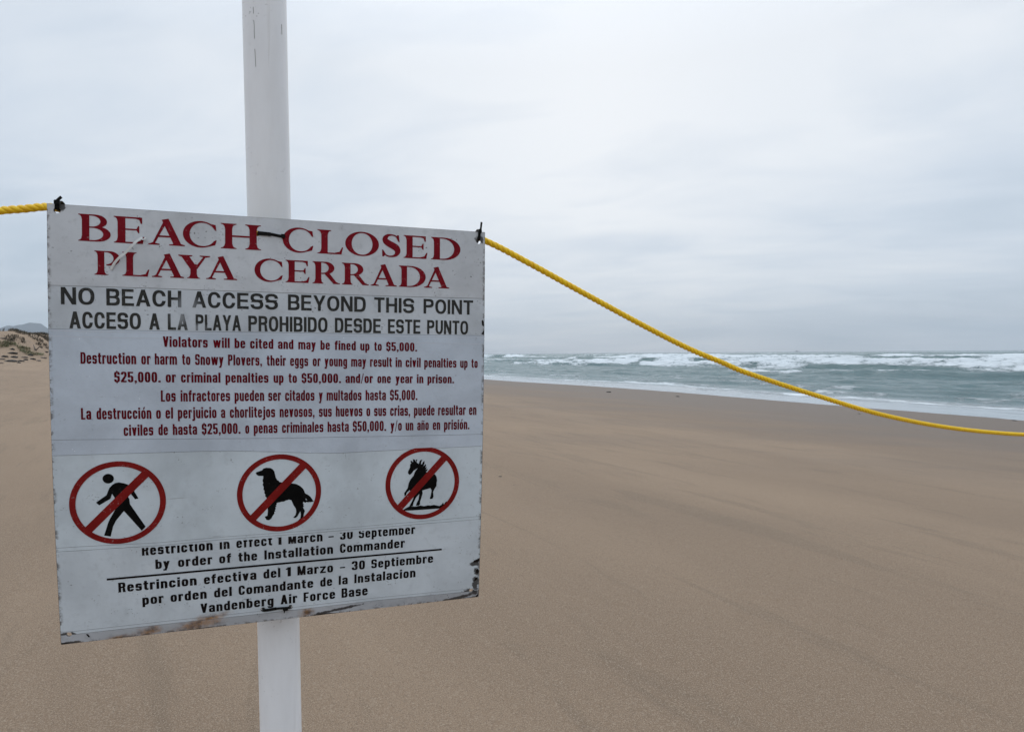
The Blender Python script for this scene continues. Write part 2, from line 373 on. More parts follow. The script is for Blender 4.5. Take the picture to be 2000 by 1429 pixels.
# gothic (sans) face ------------------------------------------------
def gothic(ch, p):
    w, W, sx, sy, xh, n = p['w'], p['W'], p['sx'], p['sy'], p['xh'], p['n']
    asc, de = 1.0, -.24; B = 3
    def arch(w, sx=sx): return ring(0, 0, w, xh, sx, sy, n)+[M_(rect(-B, -B, B, xh*.62)), P_(rect(0, 0, sx, xh)), P_(rect(w-sx, 0, w, xh*.66))]
    def esse(W, H):
        m = H*.52; return (ring(0, m-sy/2, W, H, sx, sy, n)+[M_(rect(W*.5, m+sy/2, B, H*.70))]
            + [P_(o) if s == '+' else M_(o) for s, o in ring(0, 0, W, m+sy/2, sx, sy, n)]+[M_(rect(-B, H*.29, W*.5, m-sy/2))])
    def diag(xa, ya, xb, yb, t): return P_([(xa, ya), (xa+t, ya), (xb+t, yb), (xb, yb)])
    acc = None; wd = w
    if ch == 'ó': acc = 'a'; ch = 'o'
    if ch == 'ñ': acc = 't'; ch = 'n'
    dg = sx*1.04
    if ch == 'o': g = ring(0, 0, w, xh, sx, sy, n)
    elif ch == 'c': g = ring(0, 0, w, xh, sx, sy, n)+[M_(rect(w*.55, xh*.38, B, xh*.62))]
    elif ch == 'e': g = ring(0, 0, w, xh, sx, sy, n)+[P_(rect(sx*.6, xh*.46, w-sx*.5, xh*.46+sy*.75)), M_(rect(w*.55, xh*.32, B, xh*.46))]
    elif ch == 'a': g = ring(0, xh*.3, w, xh, sx, sy, n)+[M_(rect(-B, -B, B, xh*.68))]+ring(0, 0, w, xh*.6, sx, sy*.85, n)+[P_(rect(w-sx, 0, w, xh*.8))]
    elif ch == 'n': g = arch(w)
    elif ch == 'h': g = arch(w)+[P_(rect(0, 0, sx, asc))]
    elif ch == 'm':
        wd = w*1.66; h = (wd+sx)/2; g = []
        g += ring(0, 0, h, xh, sx, sy, n)+[M_(rect(-B, -B, B, xh*.62))]
        g += [P_(sup(h-sx, 0, wd, xh, n)), M_(sup(h, sy, wd-sx, xh-sy, n)), M_(rect(-B, -B, B, xh*.62))]
        g += [P_(rect(0, 0, sx, xh)), P_(rect(h-sx, 0, h, xh*.68)), P_(rect(wd-sx, 0, wd, xh*.66))]
    elif ch == 'b': g = ring(0, 0, w, xh, sx, sy, n)+[P_(rect(0, 0, sx, asc))]
    elif ch == 'd': g = ring(0, 0, w, xh, sx, sy, n)+[P_(rect(w-sx, 0, w, asc))]
    elif ch == 'p': g = ring(0, 0, w, xh, sx, sy, n)+[P_(rect(0, de, sx, xh))]
    elif ch == 'g': g = ring(0, de, w, .3, sx, sy*.9, n)+[M_(rect(-B, de+sy*1.25, B, B)), P_(rect(w-sx, de+sy, w, xh))]+ring(0, .02, w, xh, sx, sy, n)+[P_(rect(w-sx, de+sy, w, xh))]
    elif ch == 'u': g = ring(0, 0, w, xh, sx, sy, n)+[M_(rect(-B, xh*.38, B, B)), P_(rect(w-sx, 0, w, xh)), P_(rect(0, xh*.34, sx, xh))]
    elif ch == 'r': wd = w*.74; g = ring(0, 0, w*1.05, xh, sx, sy, n)+[M_(rect(-B, -B, B, xh*.66)), M_(rect(wd, -B, B, B)), P_(rect(0, 0, sx, xh))]
    elif ch == 't': wd = w*.72; a = wd*.16; g = ring(a, 0, a+w, .6, sx, sy, n)+[M_(rect(-B, .28, B, B)), M_(rect(wd, -B, B, B)), P_(rect(a, .25, a+sx, .95)), P_(rect(0, xh-sy, wd, xh))]
    elif ch == 'f': wd = w*.72; a = wd*.16; g = ring(a, .4, a+w, 1, sx, sy, n)+[M_(rect(-B, -B, B, .72)), M_(rect(wd, -B, B, B)), P_(rect(a, 0, a+sx, .76)), P_(rect(0, xh-sy, wd, xh))]
    elif ch == 'i': wd = sx; g = [P_(rect(0, 0, sx, xh)), P_(rect(0, xh+.07, sx, 1))]
    elif ch == 'j': wd = sx*1.3; g = [P_(rect(sx*.3, de+sy*.5, wd, xh)), P_(rect(sx*.3, xh+.07, wd, 1)), P_([(-sx*.25, de), (sx*.8, de), (wd, de+sy*.6), (wd, de+sy*1.3), (-sx*.25, de+sy)])]
    elif ch == 'l': wd = sx; g = [P_(rect(0, 0, sx, 1))]
    elif ch == 's': g = esse(w*.96, xh); wd = w*.96
    elif ch == 'v': wd = w*1.02; g = [diag((wd-dg)/2, 0, 0, xh, dg), diag((wd-dg)/2, 0, wd-dg, xh, dg)]
    elif ch == 'y': wd = w*1.02; g = [diag((wd-dg)/2, 0, 0, xh, dg), P_([(wd*.12, de), (wd*.12+dg*.9, de), (wd, xh), (wd-dg, xh)]), P_(rect(-.0, de, wd*.3, de+sy))]
    elif ch == 'w':
        wd = w*1.62; q = wd/4; d2 = dg*.92
        g = [diag(q-d2*.3, 0, 0, xh, d2), diag(q-d2*.3, 0, 2*q-d2/2, xh, d2), diag(3*q-d2*.7, 0, 2*q-d2/2, xh, d2), diag(3*q-d2*.7, 0, wd-d2, xh, d2)]
    elif ch == 'z': g = [P_(rect(0, xh-sy, w, xh)), P_(rect(0, 0, w, sy)), P_([(0, sy*.8), (w*.42, sy*.8), (w, xh-sy*.8), (w*.58, xh-sy*.8)])]
    elif ch == '.': wd = sx; g = [P_(rect(0, 0, sx, sx*.95))]
    elif ch == ',': wd = sx; g = [P_(rect(0, 0, sx, sx*.95)), P_([(sx*.45, 0), (sx, 0), (sx*.45, -.15), (sx*.1, -.15)])]
    elif ch == '-': wd = w*.8; g = [P_(rect(0, .34, wd, .34+sy*.8))]
    elif ch == '/': wd = w*.62; g = [P_([(0, -.04), (sx*.42, -.04), (wd, 1.04), (wd-sx*.42, 1.04)])]
    elif ch == '0': wd = w; g = ring(0, 0, w, 1, sx, sy, n)
    elif ch == '1': wd = w*.62; g = [P_(rect(wd-sx, 0, wd, 1)), P_([(0, .74), (wd-sx*.7, .74), (wd-sx*.7, 1), (wd-sx*.8, 1), (wd-sx*1.3, .87), (0, .85)])]
    elif ch == '2': g = ring(0, .42, w, 1, sx, sy, n)+[M_(rect(-B, -B, w*.5, .72)), M_(rect(-B, -B, B, .66)), P_([(0, 0), (sx, 0), (sx*1.15, sy), (w, .6), (w, .70), (w-sx, .70), (w-sx, .60), (0, .16)]), P_(rect(0, 0, w, sy*1.05))]
    elif ch == '3': g = ring(0, .5-sy/2, w, 1, sx, sy, n)+ring(0, 0, w, .5+sy/2, sx, sy, n)+[M_(rect(-B, .30, w*.42, .70))]
    elif ch == '5': g = ring(0, 0, w, .64, sx, sy, n)+[M_(rect(-B, .28, w*.5, .70)), P_(rect(0, .44, sx, 1)), P_(rect(0, 1-sy, w*.96, 1)), P_(rect(sx*.5, .64-sy, w*.5, .64-sy*.1))]
    elif ch == '$': g = [P_(rect(w/2-sx*.22, -.09, w/2+sx*.22, 1.09))]+esse(w, 1)
    else:
        wd = W
        if ch == 'A':
            wd = W*1.08; ax = sx*1.05
            g = [diag(0, 0, (wd-ax)/2, 1, ax), diag(wd-ax, 0, (wd-ax)/2, 1, ax), P_(rect(wd*.25, .22, wd*.75, .22+sy))]
        elif ch == 'B': g = [P_(rect(0, 0, W*.5, 1)), P_(sup(W*.02, .46, W*.96, 1, n+.4)), P_(sup(0, 0, W, .56, n+.4)), M_(sup(sx*.5, .5+sy*.4, W*.96-sx, 1-sy, n+.4)), M_(rect(sx*.5, .5+sy*.4, W*.5, 1-sy)), M_(sup(sx*.5, sy, W-sx, .5-sy*.4, n+.4)), M_(rect(sx*.5, sy, W*.5, .5-sy*.4)), P_(rect(0, 0, sx, 1))]
        elif ch == 'C': g = ring(0, 0, W, 1, sx, sy, n)+[M_(rect(W*.55, .36, B, .64))]
        elif ch == 'D': g = [P_(rect(0, 0, W*.5, 1)), P_(sup(0, 0, W, 1, n+.3)), M_(sup(sx*.5, sy, W-sx, 1-sy, n+.3)), M_(rect(sx*.6, sy, W*.5, 1-sy)), P_(rect(0, 0, sx, 1))]
        elif ch == 'E': wd = W*.9; g = [P_(rect(0, 0, sx, 1)), P_(rect(0, 0, wd, sy)), P_(rect(0, 1-sy, wd*.98, 1)), P_(rect(0, .5-sy*.4, wd*.92, .5+sy*.5))]
        elif ch == 'F': wd = W*.84; g = [P_(rect(0, 0, sx, 1)), P_(rect(0, 1-sy, wd, 1)), P_(rect(0, .46-sy*.4, wd*.9, .46+sy*.5))]
        elif ch == 'H': g = [P_(rect(0, 0, sx, 1)), P_(rect(W-sx, 0, W, 1)), P_(rect(0, .5-sy*.4, W, .5+sy*.55))]
        elif ch == 'I': wd = sx; g = [P_(rect(0, 0, sx, 1))]
        elif ch == 'L': wd = W*.84; g = [P_(rect(0, 0, sx, 1)), P_(rect(0, 0, wd, sy))]
        elif ch == 'M': wd = W*1.3; g = [P_(rect(0, 0, sx*.95, 1)), P_(rect(wd-sx*.95, 0, wd, 1)), P_([(0, 1), (sx*1.1, 1), (wd/2+sx*.42, 0), (wd/2-sx*.42, 0)]), P_([(wd, 1), (wd-sx*1.1, 1), (wd/2-sx*.42, 0), (wd/2+sx*.42, 0)])]
        elif ch == 'N': g = [P_(rect(0, 0, sx*.95, 1)), P_(rect(W-sx*.95, 0, W, 1)), P_([(0, 1), (sx*1.1, 1), (W, 0), (W-sx*1.1, 0)])]
        elif ch == 'O': wd = W*1.06; g = ring(0, 0, wd, 1, sx, sy, n)
        elif ch in 'PR':
            g = [P_(rect(0, .42, W*.5, 1)), P_(sup(0, .42, W*.98, 1, n+.3)), M_(sup(sx*.5, .42+sy, W*.98-sx, 1-sy, n+.3)), M_(rect(sx*.6, .42+sy, W*.5, 1-sy)), P_(rect(0, 0, sx, 1))]
            if ch == 'R': g += [P_([(W-sx*1.02, 0), (W*1.02, 0), (W*.95, .2), (W*.92, .40), (W*.72, .50), (W*.5, .47), (W*.5, .42), (W*.66, .40), (W*.94-sx, .33)])]
        elif ch == 'S': g = esse(W, 1)
        elif ch == 'T': wd = W*.94; g = [P_(rect(0, 1-sy, wd, 1)), P_(rect((wd-sx)/2, 0, (wd+sx)/2, 1))]
        elif ch == 'U': g = ring(0, 0, W, 1, sx, sy, n)+[M_(rect(-B, .34, B, B)), P_(rect(0, .3, sx, 1)), P_(rect(W-sx, .3, W, 1))]
        elif ch == 'V': wd = W*1.06; g = [diag((wd-dg)/2, 0, 0, 1, dg), diag((wd-dg)/2, 0, wd-dg, 1, dg)]
        elif ch == 'Y': wd = W*1.06; g = [P_(rect((wd-sx)/2, 0, (wd+sx)/2, .44)), diag((wd-sx)/2, .38, 0, 1, sx*1.06), diag((wd-sx)/2, .38, wd-sx*1.06, 1, sx*1.06)]
        else: raise ValueError(ch)
    if acc == 'a': g += [P_([(w*.42, xh+.06), (w*.62, xh+.06), (w*.86, 1.04), (w*.56, 1.04)])]
    if acc == 't': g += [P_([(w*.05, xh+.08), (w*.30, xh+.14), (w*.70, xh+.07), (w*.95, xh+.14), (w*.95, xh+.22), (w*.70, xh+.15), (w*.30, xh+.22), (w*.05, xh+.16)])]
    return wd, g

# flared serif face for the two headline rows -------------------------
def dsh_poly(x0, y0, x1, y1, k=.52, N=16):
    ym = (y0+y1)/2; xc = x0+(x1-x0)*k; o = [(x0, y0)]
    for i in range(N+1):
        a = -math.pi/2+math.pi*i/N; o.append((xc+(x1-xc)*math.cos(a), ym+(y1-y0)/2*math.sin(a)))
    return o+[(x0, y1)]
def stem(x, w, y0=0., y1=1., l0=.13, r0=.13, l1=.13, r1=.13, st=.05):
    def br(xe, xs, y, s, dirn):   # bracket from serif end (xe) to stem side (xs)
        return [(xe, y+s*st*.55), (xe+(xs-xe)*.45, y+s*(st*1.0)), (xe+(xs-xe)*.8, y+s*(st*1.0+.05)), (xs, y+s*(st+.16))]
    p = [(x-l0, y0)]+br(x-l0, x, y0, 1, 0)+br(x-l1, x, y1, -1, 0)[::-1]+[(x-l1, y1), (x+w+r1, y1)]
    p += br(x+w+r1, x+w, y1, -1, 0)+br(x+w+r0, x+w, y0, 1, 0)[::-1]+[(x+w+r0, y0)]
    return P_(p)
def serif(ch):
    t = .27
    if ch == 'B':
        return [P_(dsh_poly(.2, .50, 1.06, 1)), P_(dsh_poly(.2, 0, 1.19, .56)), M_(dsh_poly(.3, .55, .82, .95, .4)), M_(dsh_poly(.3, .05, .92, .50, .4)), stem(.15, t, r0=0, r1=0)]
    if ch == 'D':
        return [P_(dsh_poly(.2, 0, 1.33, 1, .36)), M_(dsh_poly(.3, .05, 1.05, .95, .30)), stem(.15, t, r0=0, r1=0)]
    if ch == 'P':
        return [P_(dsh_poly(.2, .40, 1.05, 1)), M_(dsh_poly(.3, .45, .79, .95, .38)), M_(rect(.3, .36, .50, .60)), stem(.15, t, r1=0)]
    if ch == 'R':
        return [P_(dsh_poly(.2, .44, 1.02, 1)), M_(dsh_poly(.3, .49, .76, .95, .38)), stem(.15, t, r0=.10, r1=0), P_([(.52, .50), (.80, .47), (1.10, .10), (1.20, .05), (1.27, .05), (1.27, 0), (.98, 0)])]
    if ch == 'E':
        return [P_(rect(.2, .94, .98, 1)), P_([(.93, 1), (1.0, 1), (1.0, .76), (.95, .76), (.90, .90), (.75, .945), (.75, .97)]), P_(rect(.3, .50, .86, .555)), P_([(.86, .40), (.90, .40), (.90, .67), (.86, .67), (.80, .555), (.80, .50)]),
                P_(rect(.2, 0, 1.02, .055)), P_([(.75, .03), (.75, .06), (.93, .11), (1.02, .27), (1.07, .27), (1.02, 0), (.98, 0)]), stem(.15, t, r0=0, r1=0)]
    if ch == 'L':
        return [P_(rect(.2, 0, 1.0, .055)), P_([(.70, .03), (.72, .06), (.92, .11), (1.02, .30), (1.07, .30), (1.0, 0), (.95, 0)]), stem(.16, t, l0=.16, r0=0, l1=.16, r1=.14)]
    if ch == 'H':
        return [P_(rect(.3, .47, 1.2, .54)), stem(.16, t, l0=.16, r0=.16, l1=.16, r1=.16), stem(1.08, t, l0=.16, r0=.16, l1=.16, r1=.16)]
    if ch == 'O':
        return [P_(sup(0, -.02, 1.40, 1.02, 2.0, 48)), M_(sup(.27, .04, 1.13, .96, 2.05, 48))]
    if ch == 'C':
        return [P_(sup(0, -.02, 1.42, 1.02, 2.0, 48)), M_(sup(.27, .045, 1.30, .955, 2.05, 48)), M_(rect(1.05, .27, 3, .70)), M_(rect(1.30, -1, 3, 2)),
                P_([(1.10, .93), (1.30, .90), (1.33, .67), (1.28, .67), (1.22, .80), (1.02, .93), (.95, .97)]), P_([(1.05, .04), (1.28, .10), (1.34, .29), (1.29, .30), (1.20, .16), (1.02, .085)])]
    if ch == 'A':
        return [P_([(.14, .03), (.24, .03), (.74, .93), (.60, .93)]), P_([(.52, .97), (.78, 1.03), (1.28, .03), (.98, .03)]), P_(rect(.30, .30, .92, .37)),
                P_([(0, 0), (.44, 0), (.44, .04), (.28, .07), (.17, .10), (.08, .05), (0, .04)]), P_([(.80, 0), (1.40, 0), (1.40, .04), (1.28, .07), (1.02, .10), (.92, .05), (.80, .04)])]
    if ch == 'Y':
        return [P_([(.10, .97), (.42, .97), (.74, .50), (.74, .40), (.48, .40)]), P_([(1.02, .97), (1.12, .97), (.76, .42), (.64, .44)]), P_([(0, 1), (.56, 1), (.56, .96), (.42, .93), (.18, .90), (.0, .96)]),
                P_([(.86, 1), (1.28, 1), (1.28, .96), (1.12, .92), (1.0, .93), (.86, .96)]), stem(.48, .26, 0, .62, l1=0, r1=0)]
    if ch == 'S':
        c = [(.70, .80), (.60, .925), (.42, .965), (.25, .93), (.15, .80), (.18, .68), (.32, .58), (.50, .49), (.64, .39), (.68, .25), (.60, .10), (.42, .035), (.22, .06), (.08, .20)]
        wd = [.03, .06, .065, .13, .22, .26, .28, .29, .28, .24, .14, .07, .065, .03]
        o = sweep(c, wd); return o+[P_([(.66, .97), (.74, .97), (.77, .68), (.72, .68), (.62, .86)]), P_([(.02, .02), (.09, .02), (.18, .12), (.06, .31), (.01, .31)])]
def cr_pts(c, k=5):
    c = np.array(c, float); P = np.vstack([2*c[0]-c[1], c, 2*c[-1]-c[-2]]); o = []
    for i in range(1, len(P)-2):
        for j in range(k):
            t = j/k; a, b, d, e = P[i-1], P[i], P[i+1], P[i+2]
            o.append(.5*((2*b)+(-a+d)*t+(2*a-5*b+4*d-e)*t*t+(-a+3*b-3*d+e)*t**3))
    return np.array(o+[P[-2]])
def sweep(c, w):
    q = cr_pts(c); W_ = cr_pts([(x, 0) for x in w])[:, 0]
    d = np.gradient(q, axis=0); d /= np.linalg.norm(d, axis=1)[:, None]; nn = np.stack([-d[:, 1], d[:, 0]], 1)*W_[:, None]/2
    L_, R_ = q+nn, q-nn
    return [P_([L_[i], R_[i], R_[i+1], L_[i+1]]) for i in range(len(q)-1)]

# ------------------------------------------------------------------ sign materials
def st_blob(b, st, pts, nscale=60, ragged=.9, soft=.35):
    """soft mask of several rotated ellipses given in sign coordinates"""
    res = None; nz = b.noise(st, nscale, 4, .65)
    for (s, t, rs, rt, ang) in pts:
        mp = b.N.new('ShaderNodeMapping'); mp.vector_type = 'TEXTURE'
        mp.inputs['Location'].default_value = (s, t, 0); mp.inputs['Rotation'].default_value = (0, 0, ang); mp.inputs['Scale'].default_value = (rs, rt, 1)
        b.L.new(st, mp.inputs[0])
        ln = b.N.new('ShaderNodeVectorMath'); ln.operation = 'LENGTH'; b.L.new(mp.outputs[0], ln.inputs[0])
        v = b.math('SUBTRACT', 1, b.math('ADD', ln.outputs['Value'], b.math('MULTIPLY', b.math('SUBTRACT', nz, .5), ragged*2)))
        res = v if res is None else b.math('MAXIMUM', res, v)
    return b.step(res, 0, soft)
def blobs_px(lst):
    o = []
    for (x, y, rx, ry, ang) in lst:
        s, t = px2st(x, y); s2, _ = px2st(x+rx, y); _, t2 = px2st(x, y+ry); o.append((float(s), float(t), abs(float(s2-s)), abs(float(t2-t)), ang))
    return o
def mat_sheet(name, c, sparkle=0, dirt=1., rust=(), grime=(), rough=.45, bump=.2):
    b = NB(name); st = b.n('ShaderNodeUVMap').outputs[0]
    n1 = b.noise(st, 9, 5, .6, .3); n2 = b.noise(st, 70, 4, .65); n3 = b.noise(b.scale(st, (1, 1, 1)), 260, 3, .6)
    dk = tuple(x*.80 for x in c)
    col = b.mix(b.step(n1, .35, .7), c, dk)
    col = b.mix(b.math('MULTIPLY', b.step(n2, .52, .70), .32*dirt), col, tuple(x*.58 for x in c))
    col = b.mix(b.math('MULTIPLY', b.step(n3, .5, .8), .14), col, tuple(x*.6 for x in c))
    sp = b.noise(st, 48, 2, .5); sp2 = b.noise(st, 330, 2, .5)
    col = b.mix(b.math('MULTIPLY', b.math('MULTIPLY', b.step(sp, .58, .66), b.step(sp2, .60, .68)), .8*dirt), col, (.05, .045, .04))
    sc = b.noise(b.scale(st, (14, 190, 1)), 1.0, 3, .5, 1.2); sc2 = b.noise(st, 13, 2)
    col = b.mix(b.math('MULTIPLY', b.math('MULTIPLY', b.step(sc, .70, .74), b.step(sc2, .52, .62)), .55*dirt), col, (.10, .095, .09))
    if sparkle:
        vo = b.n('ShaderNodeTexVoronoi'); vo.inputs['Scale'].default_value = 150; b.L.new(st, vo.inputs[0])
        sm = b.math('MULTIPLY', b.math('SUBTRACT', 1, b.step(vo.outputs['Distance'], .05, .13)), b.step(b.noise(st, 95, 2), .54, .60))
        col = b.mix(b.math('MULTIPLY', sm, sparkle), col, (.85, .87, .90))
    if rust:
        rm = st_blob(b, st, rust, 75, .75, 1.1); col = b.mix(b.math('MULTIPLY', rm, .95), col, b.mix(b.step(n2, .35, .62), (.07, .028, .008), (.36, .18, .06)))
    if grime:
        gm = st_blob(b, st, grime, 120, 1.0); col = b.mix(b.math('MULTIPLY', gm, .9), col, (.020, .015, .012))
    sep = b.n('ShaderNodeSeparateXYZ', i0=st)
    ed = b.math('MAXIMUM', b.math('SUBTRACT', 1, b.step(sep.outputs[0], .0005, .006)), b.step(sep.outputs[0], SW-.006, SW-.0005))
    ed = b.math('MAXIMUM', ed, b.step(sep.outputs[1], SH-.005, SH-.0005))
    em = b.math('MULTIPLY', ed, b.step(b.noise(b.scale(st, (1, 1, 1)), 85, 4, .7), .47, .60))
    col = b.mix(b.math('MULTIPLY', em, .85), col, (.07, .055, .045))
    b.set(Base_Color=col, Roughness=rough, Specular_IOR_Level=.35)
    b.bump(b.math('ADD', n2, b.math('MULTIPLY', n1, 2.5)), bump, .0012); return b.m
def mat_print(name, c, fade=None, wear=.5):
    b = NB(name); st = b.n('ShaderNodeUVMap').outputs[0]
    n1 = b.noise(st, 35, 4, .65); n2 = b.noise(st, 240, 3, .65)
    col = b.mix(b.step(n1, .3, .75), c, tuple(x*1.35+.001 for x in c))
    col = b.mix(b.math('MULTIPLY', b.math('MULTIPLY', b.step(n2, .60, .68), b.step(n1, .46, .56)), wear), col, (.30, .29, .28))
    if fade:
        m = st_blob(b, st, fade, 30, .2, .9); col = b.mix(b.math('MULTIPLY', m, .62), col, (.34, .36, .38))
    b.set(Base_Color=col, Roughness=.5, Specular_IOR_Level=.06); return b.m

c_top = (.58, .60, .625); c_film = (.54, .60, .675); c_pict = (.60, .665, .71); c_bot = (.60, .655, .70)
ms1 = mat_sheet('aged_white_paint', c_top, grime=blobs_px([(119, 405, 11, 9, 0), (936, 468, 9, 10, 0)]))
ms2 = mat_sheet('aged_white_vinyl', (.55, .585, .62))
ms3 = mat_sheet('reflective_film', c_film, sparkle=.8, dirt=.35, rough=.4)
ms4 = mat_sheet('pictogram_vinyl', c_pict, dirt=.6)
ms5 = mat_sheet('lower_vinyl', c_bot, dirt=.8, grime=blobs_px([(927, 1100, 11, 5, 0), (930, 1115, 6, 8, 0), (928, 1138, 8, 14, 0), (916, 1155, 14, 8, 0), (133, 1240, 20, 8, 0)]), rust=blobs_px([(412, 1205, 52, 13, -.12), (560, 1193, 12, 5, 0)]))
ms6 = mat_sheet('bottom_strip_vinyl', (.44, .455, .48), dirt=1.2, rust=blobs_px([(385, 1219, 74, 17, -.12), (292, 1232, 36, 14, -.15), (235, 1245, 50, 10, -.1), (598, 1195, 22, 15, 0)]),
                grime=blobs_px([(133, 1256, 28, 4, -.1), (660, 1189, 60, 3, -.12), (890, 1167, 50, 4, -.15), (925, 1152, 9, 12, 0), (620, 1201, 24, 3, -.1)]))
m_back = mat_plain('bare_board', (.11, .10, .09), .6)
m_red = mat_print('red_paint', (.155, .005, .011)); m_dred = mat_print('dark_red_print', (.098, .003, .008), wear=.12)
m_ringred = mat_print('ring_red', (.17, .010, .009), wear=.5)
m_blk = mat_print('black_print', (.003, .003, .003), wear=.08)
fs = blobs_px([(365, 598, 34, 30, 0)]); fs2 = blobs_px([(350, 618, 26, 26, 0), (385, 640, 30, 12, 0)])
m_gblk = mat_print('weathered_black_upper', (.030, .030, .028), fade=fs, wear=.35)
m_gblk2 = mat_print('weathered_black_lower', (.034, .034, .031), fade=fs2, wear=.35)
m_bblk = mat_print('weathered_black_print', (.008, .006, .006), wear=.35)
m_tape = mat_plain('tape_white', (.52, .55, .60), .35)
m_tie = mat_plain('black_nylon', (.005, .005, .005), .5, Specular_IOR_Level=.12); m_wtie = mat_plain('white_nylon', (.66, .67, .66), .4)

# ------------------------------------------------------------------ the sign
sign = bpy.data.objects.new('warning_sign', None); COL.objects.link(sign)
tag(sign, 'square weathered white beach closed sign with red and black lettering, tied to the pole', 'sign')
holes = [(112, 411, .0042), (935, 472, .0040), (503, 456, .0040), (555, 463, .0040), (514, 1189, .0036), (567, 1184, .0036), (135, 1238, .0036), (920, 1152, .0036)]
def circ(s, t, r, N=20): return [(s+r*math.cos(2*math.pi*k/N), t+r*math.sin(2*math.pi*k/N)) for k in range(N)]
HO = []
for x, y, r in holes:
    s, t = px2st(x, y); HO.append((float(s), float(t), r))
def slab(name, outline, off, thick, mat, parent, cut=True, grid=True, extra_ops=(), label=None):
    """closed slab following the bent panel: front face at off, back at off-thick"""
    ops = [P_(outline)]+list(extra_ops)
    if cut: ops += [M_(circ(s, t, r)) for s, t, r in HO if min(p[1] for p in outline)-r < t < max(p[1] for p in outline)+r]
    ex = []
    if grid:
        t0, t1 = min(p[1] for p in outline), max(p[1] for p in outline)
        s0, s1 = min(p[0] for p in outline), max(p[0] for p in outline)
        # points along both sides keep the bend smooth
        ex = [(s0+(s1-s0)*i/6, t0+(t1-t0)*j/max(1, int((t1-t0)/.02))) for i in range(7) for j in range(1, max(1, int((t1-t0)/.02)))]
    v, f = boolean(ops, ex)
    n = len(v); W1 = st2w(v[:, 0], v[:, 1], off); W0 = st2w(v[:, 0], v[:, 1], off-thick)
    ed = {}
    for t in f:
        for i in range(3):
            e = (t[i], t[(i+1) % 3]); ed[e] = 1
    fr = [t[::-1] for t in f]     # t axis points down, so flip to face the camera
    bk = [tuple(i+n for i in t) for t in f]
    sd_ = [(a, b_, b_+n, a+n) for (a, b_) in ed if (b_, a) not in ed]
    o = mesh_obj(name, np.vstack([W1, W0]), fr+bk+sd_, mat, parent, uv=np.vstack([v, v]))
    if label: o['label'] = label
    return o
def printed(name, v, f, off, mat, parent, label=None):
    """flat ink; v in sign coordinates"""
    W1 = st2w(v[:, 0], v[:, 1], off)
    # orient toward the camera
    o = mesh_obj(name, W1, f, mat, parent, uv=v)
    if label: o['label'] = label
    return o
sideL = [(0, SH*k/16) for k in range(17)]; sideR = [(SW, SH*k/16) for k in range(17)]
board = slab('board', sideR+sideL[::-1], 0.0, .0030, m_back, sign)
def edge_px(l):
    x, y = np.array(l, float).T; s, t = px2st(x, y); s = list(map(float, s)); t = list(map(float, t))
    s[0] = .0007; s[-1] = SW-.0007; return list(zip(s, t))
eA = edge_px([(93, 557), (300, 563), (470, 569), (620, 574), (800, 579.5), (946, 583)])
eB = edge_px([(93, 642), (250, 645), (400, 648), (520, 649), (730, 652.5), (946, 655.5)])
eD = edge_px([(101, 889.5), (250, 885), (380, 881), (451, 880), (530, 881.5), (603, 884), (661, 884.3), (720, 881), (799, 877), (943, 870.5)])
eE = edge_px([(110, 1077), (310, 1064.5), (440, 1052.3), (580, 1042), (700, 1032.5), (939, 1013)])
eF = edge_px([(119, 1240), (144, 1237.8), (320, 1218), (500, 1198.6), (730, 1172), (936, 1152.2)])
def shift(e, d): return [(s, t+d) for s, t in e]
def band(e0, e1): 
    def side(sx_, ta, tb): n = max(2, int(abs(tb-ta)/.02)); return [(sx_, ta+(tb-ta)*k/n) for k in range(1, n)]
    return e0+side(e0[-1][0], e0[-1][1], e1[-1][1])+e1[::-1]+side(e0[0][0], e1[0][1], e0[0][1])
TOPE = [(.0007+(SW-.0014)*k/8, .0006) for k in range(9)]; BOTE = [(.0007+(SW-.0014)*k/8, SH-.0006) for k in range(9)]
g_ = .00028
sh1 = slab('headline_sheet', band(TOPE, shift(eA, -g_)), .0010, .0008, ms1, sign, label='top sheet, grey white with scratches and red headline')
sh2 = slab('access_sheet', band(shift(eA, g_), shift(eB, -g_)), .0008, .0006, ms2, sign, label='narrow sheet with faded black capitals')
sh3 = slab('penalty_sheet', band(shift(eB, g_*.5), shift(eD, -g_)), .0013, .0011, ms3, sign, label='bluish reflective film with dark red small print')
sh4 = slab('pictogram_sheet', band(shift(eD, g_*.6), shift(eE, -g_)), .0009, .0007, ms4, sign, label='sheet with three prohibition symbols')
sh5 = slab('order_sheet', band(shift(eE, g_), shift(eF, -g_)), .0008, .0006, ms5, sign, label='lower sheet with worn black print')
sh6 = slab('bottom_strip', band(shift(eF, g_), BOTE), .0009, .0007, ms6, sign, label='chipped and rust stained bottom strip')
def strip(name, pts, w, off, mat, parent, thick=.0004):
    e = [(float(a), float(b_)) for a, b_ in zip(*px2st(*np.array(pts, float).T))]
    return slab(name, e+shift(e, w)[::-1], off, thick, mat, parent, cut=False, grid=False)
strip('tape_edge', [(95, 644), (300, 648.5), (520, 651.5), (944, 658)], .0011, .00145, m_tape, sh3)
strip('tape_edge', [(96, 655.5), (250, 659), (400, 661.5)], .0009, .00145, m_tape, sh3)
strip('tape_edge', [(560, 664.5), (700, 667), (944, 671)], .0009, .00145, m_tape, sh3)
m_seam = mat_plain('seam_grey', (.15, .16, .18), .6)
strip('crease', [(101, 858.3), (182, 857.3), (300, 856.5), (530, 855), (760, 851), (900, 848), (942, 847)], .00045, .0014, m_seam, sh3)
strip('crease', [(632, 852), (633.5, 882)], .0002, .0014, m_seam, sh3) if False else None
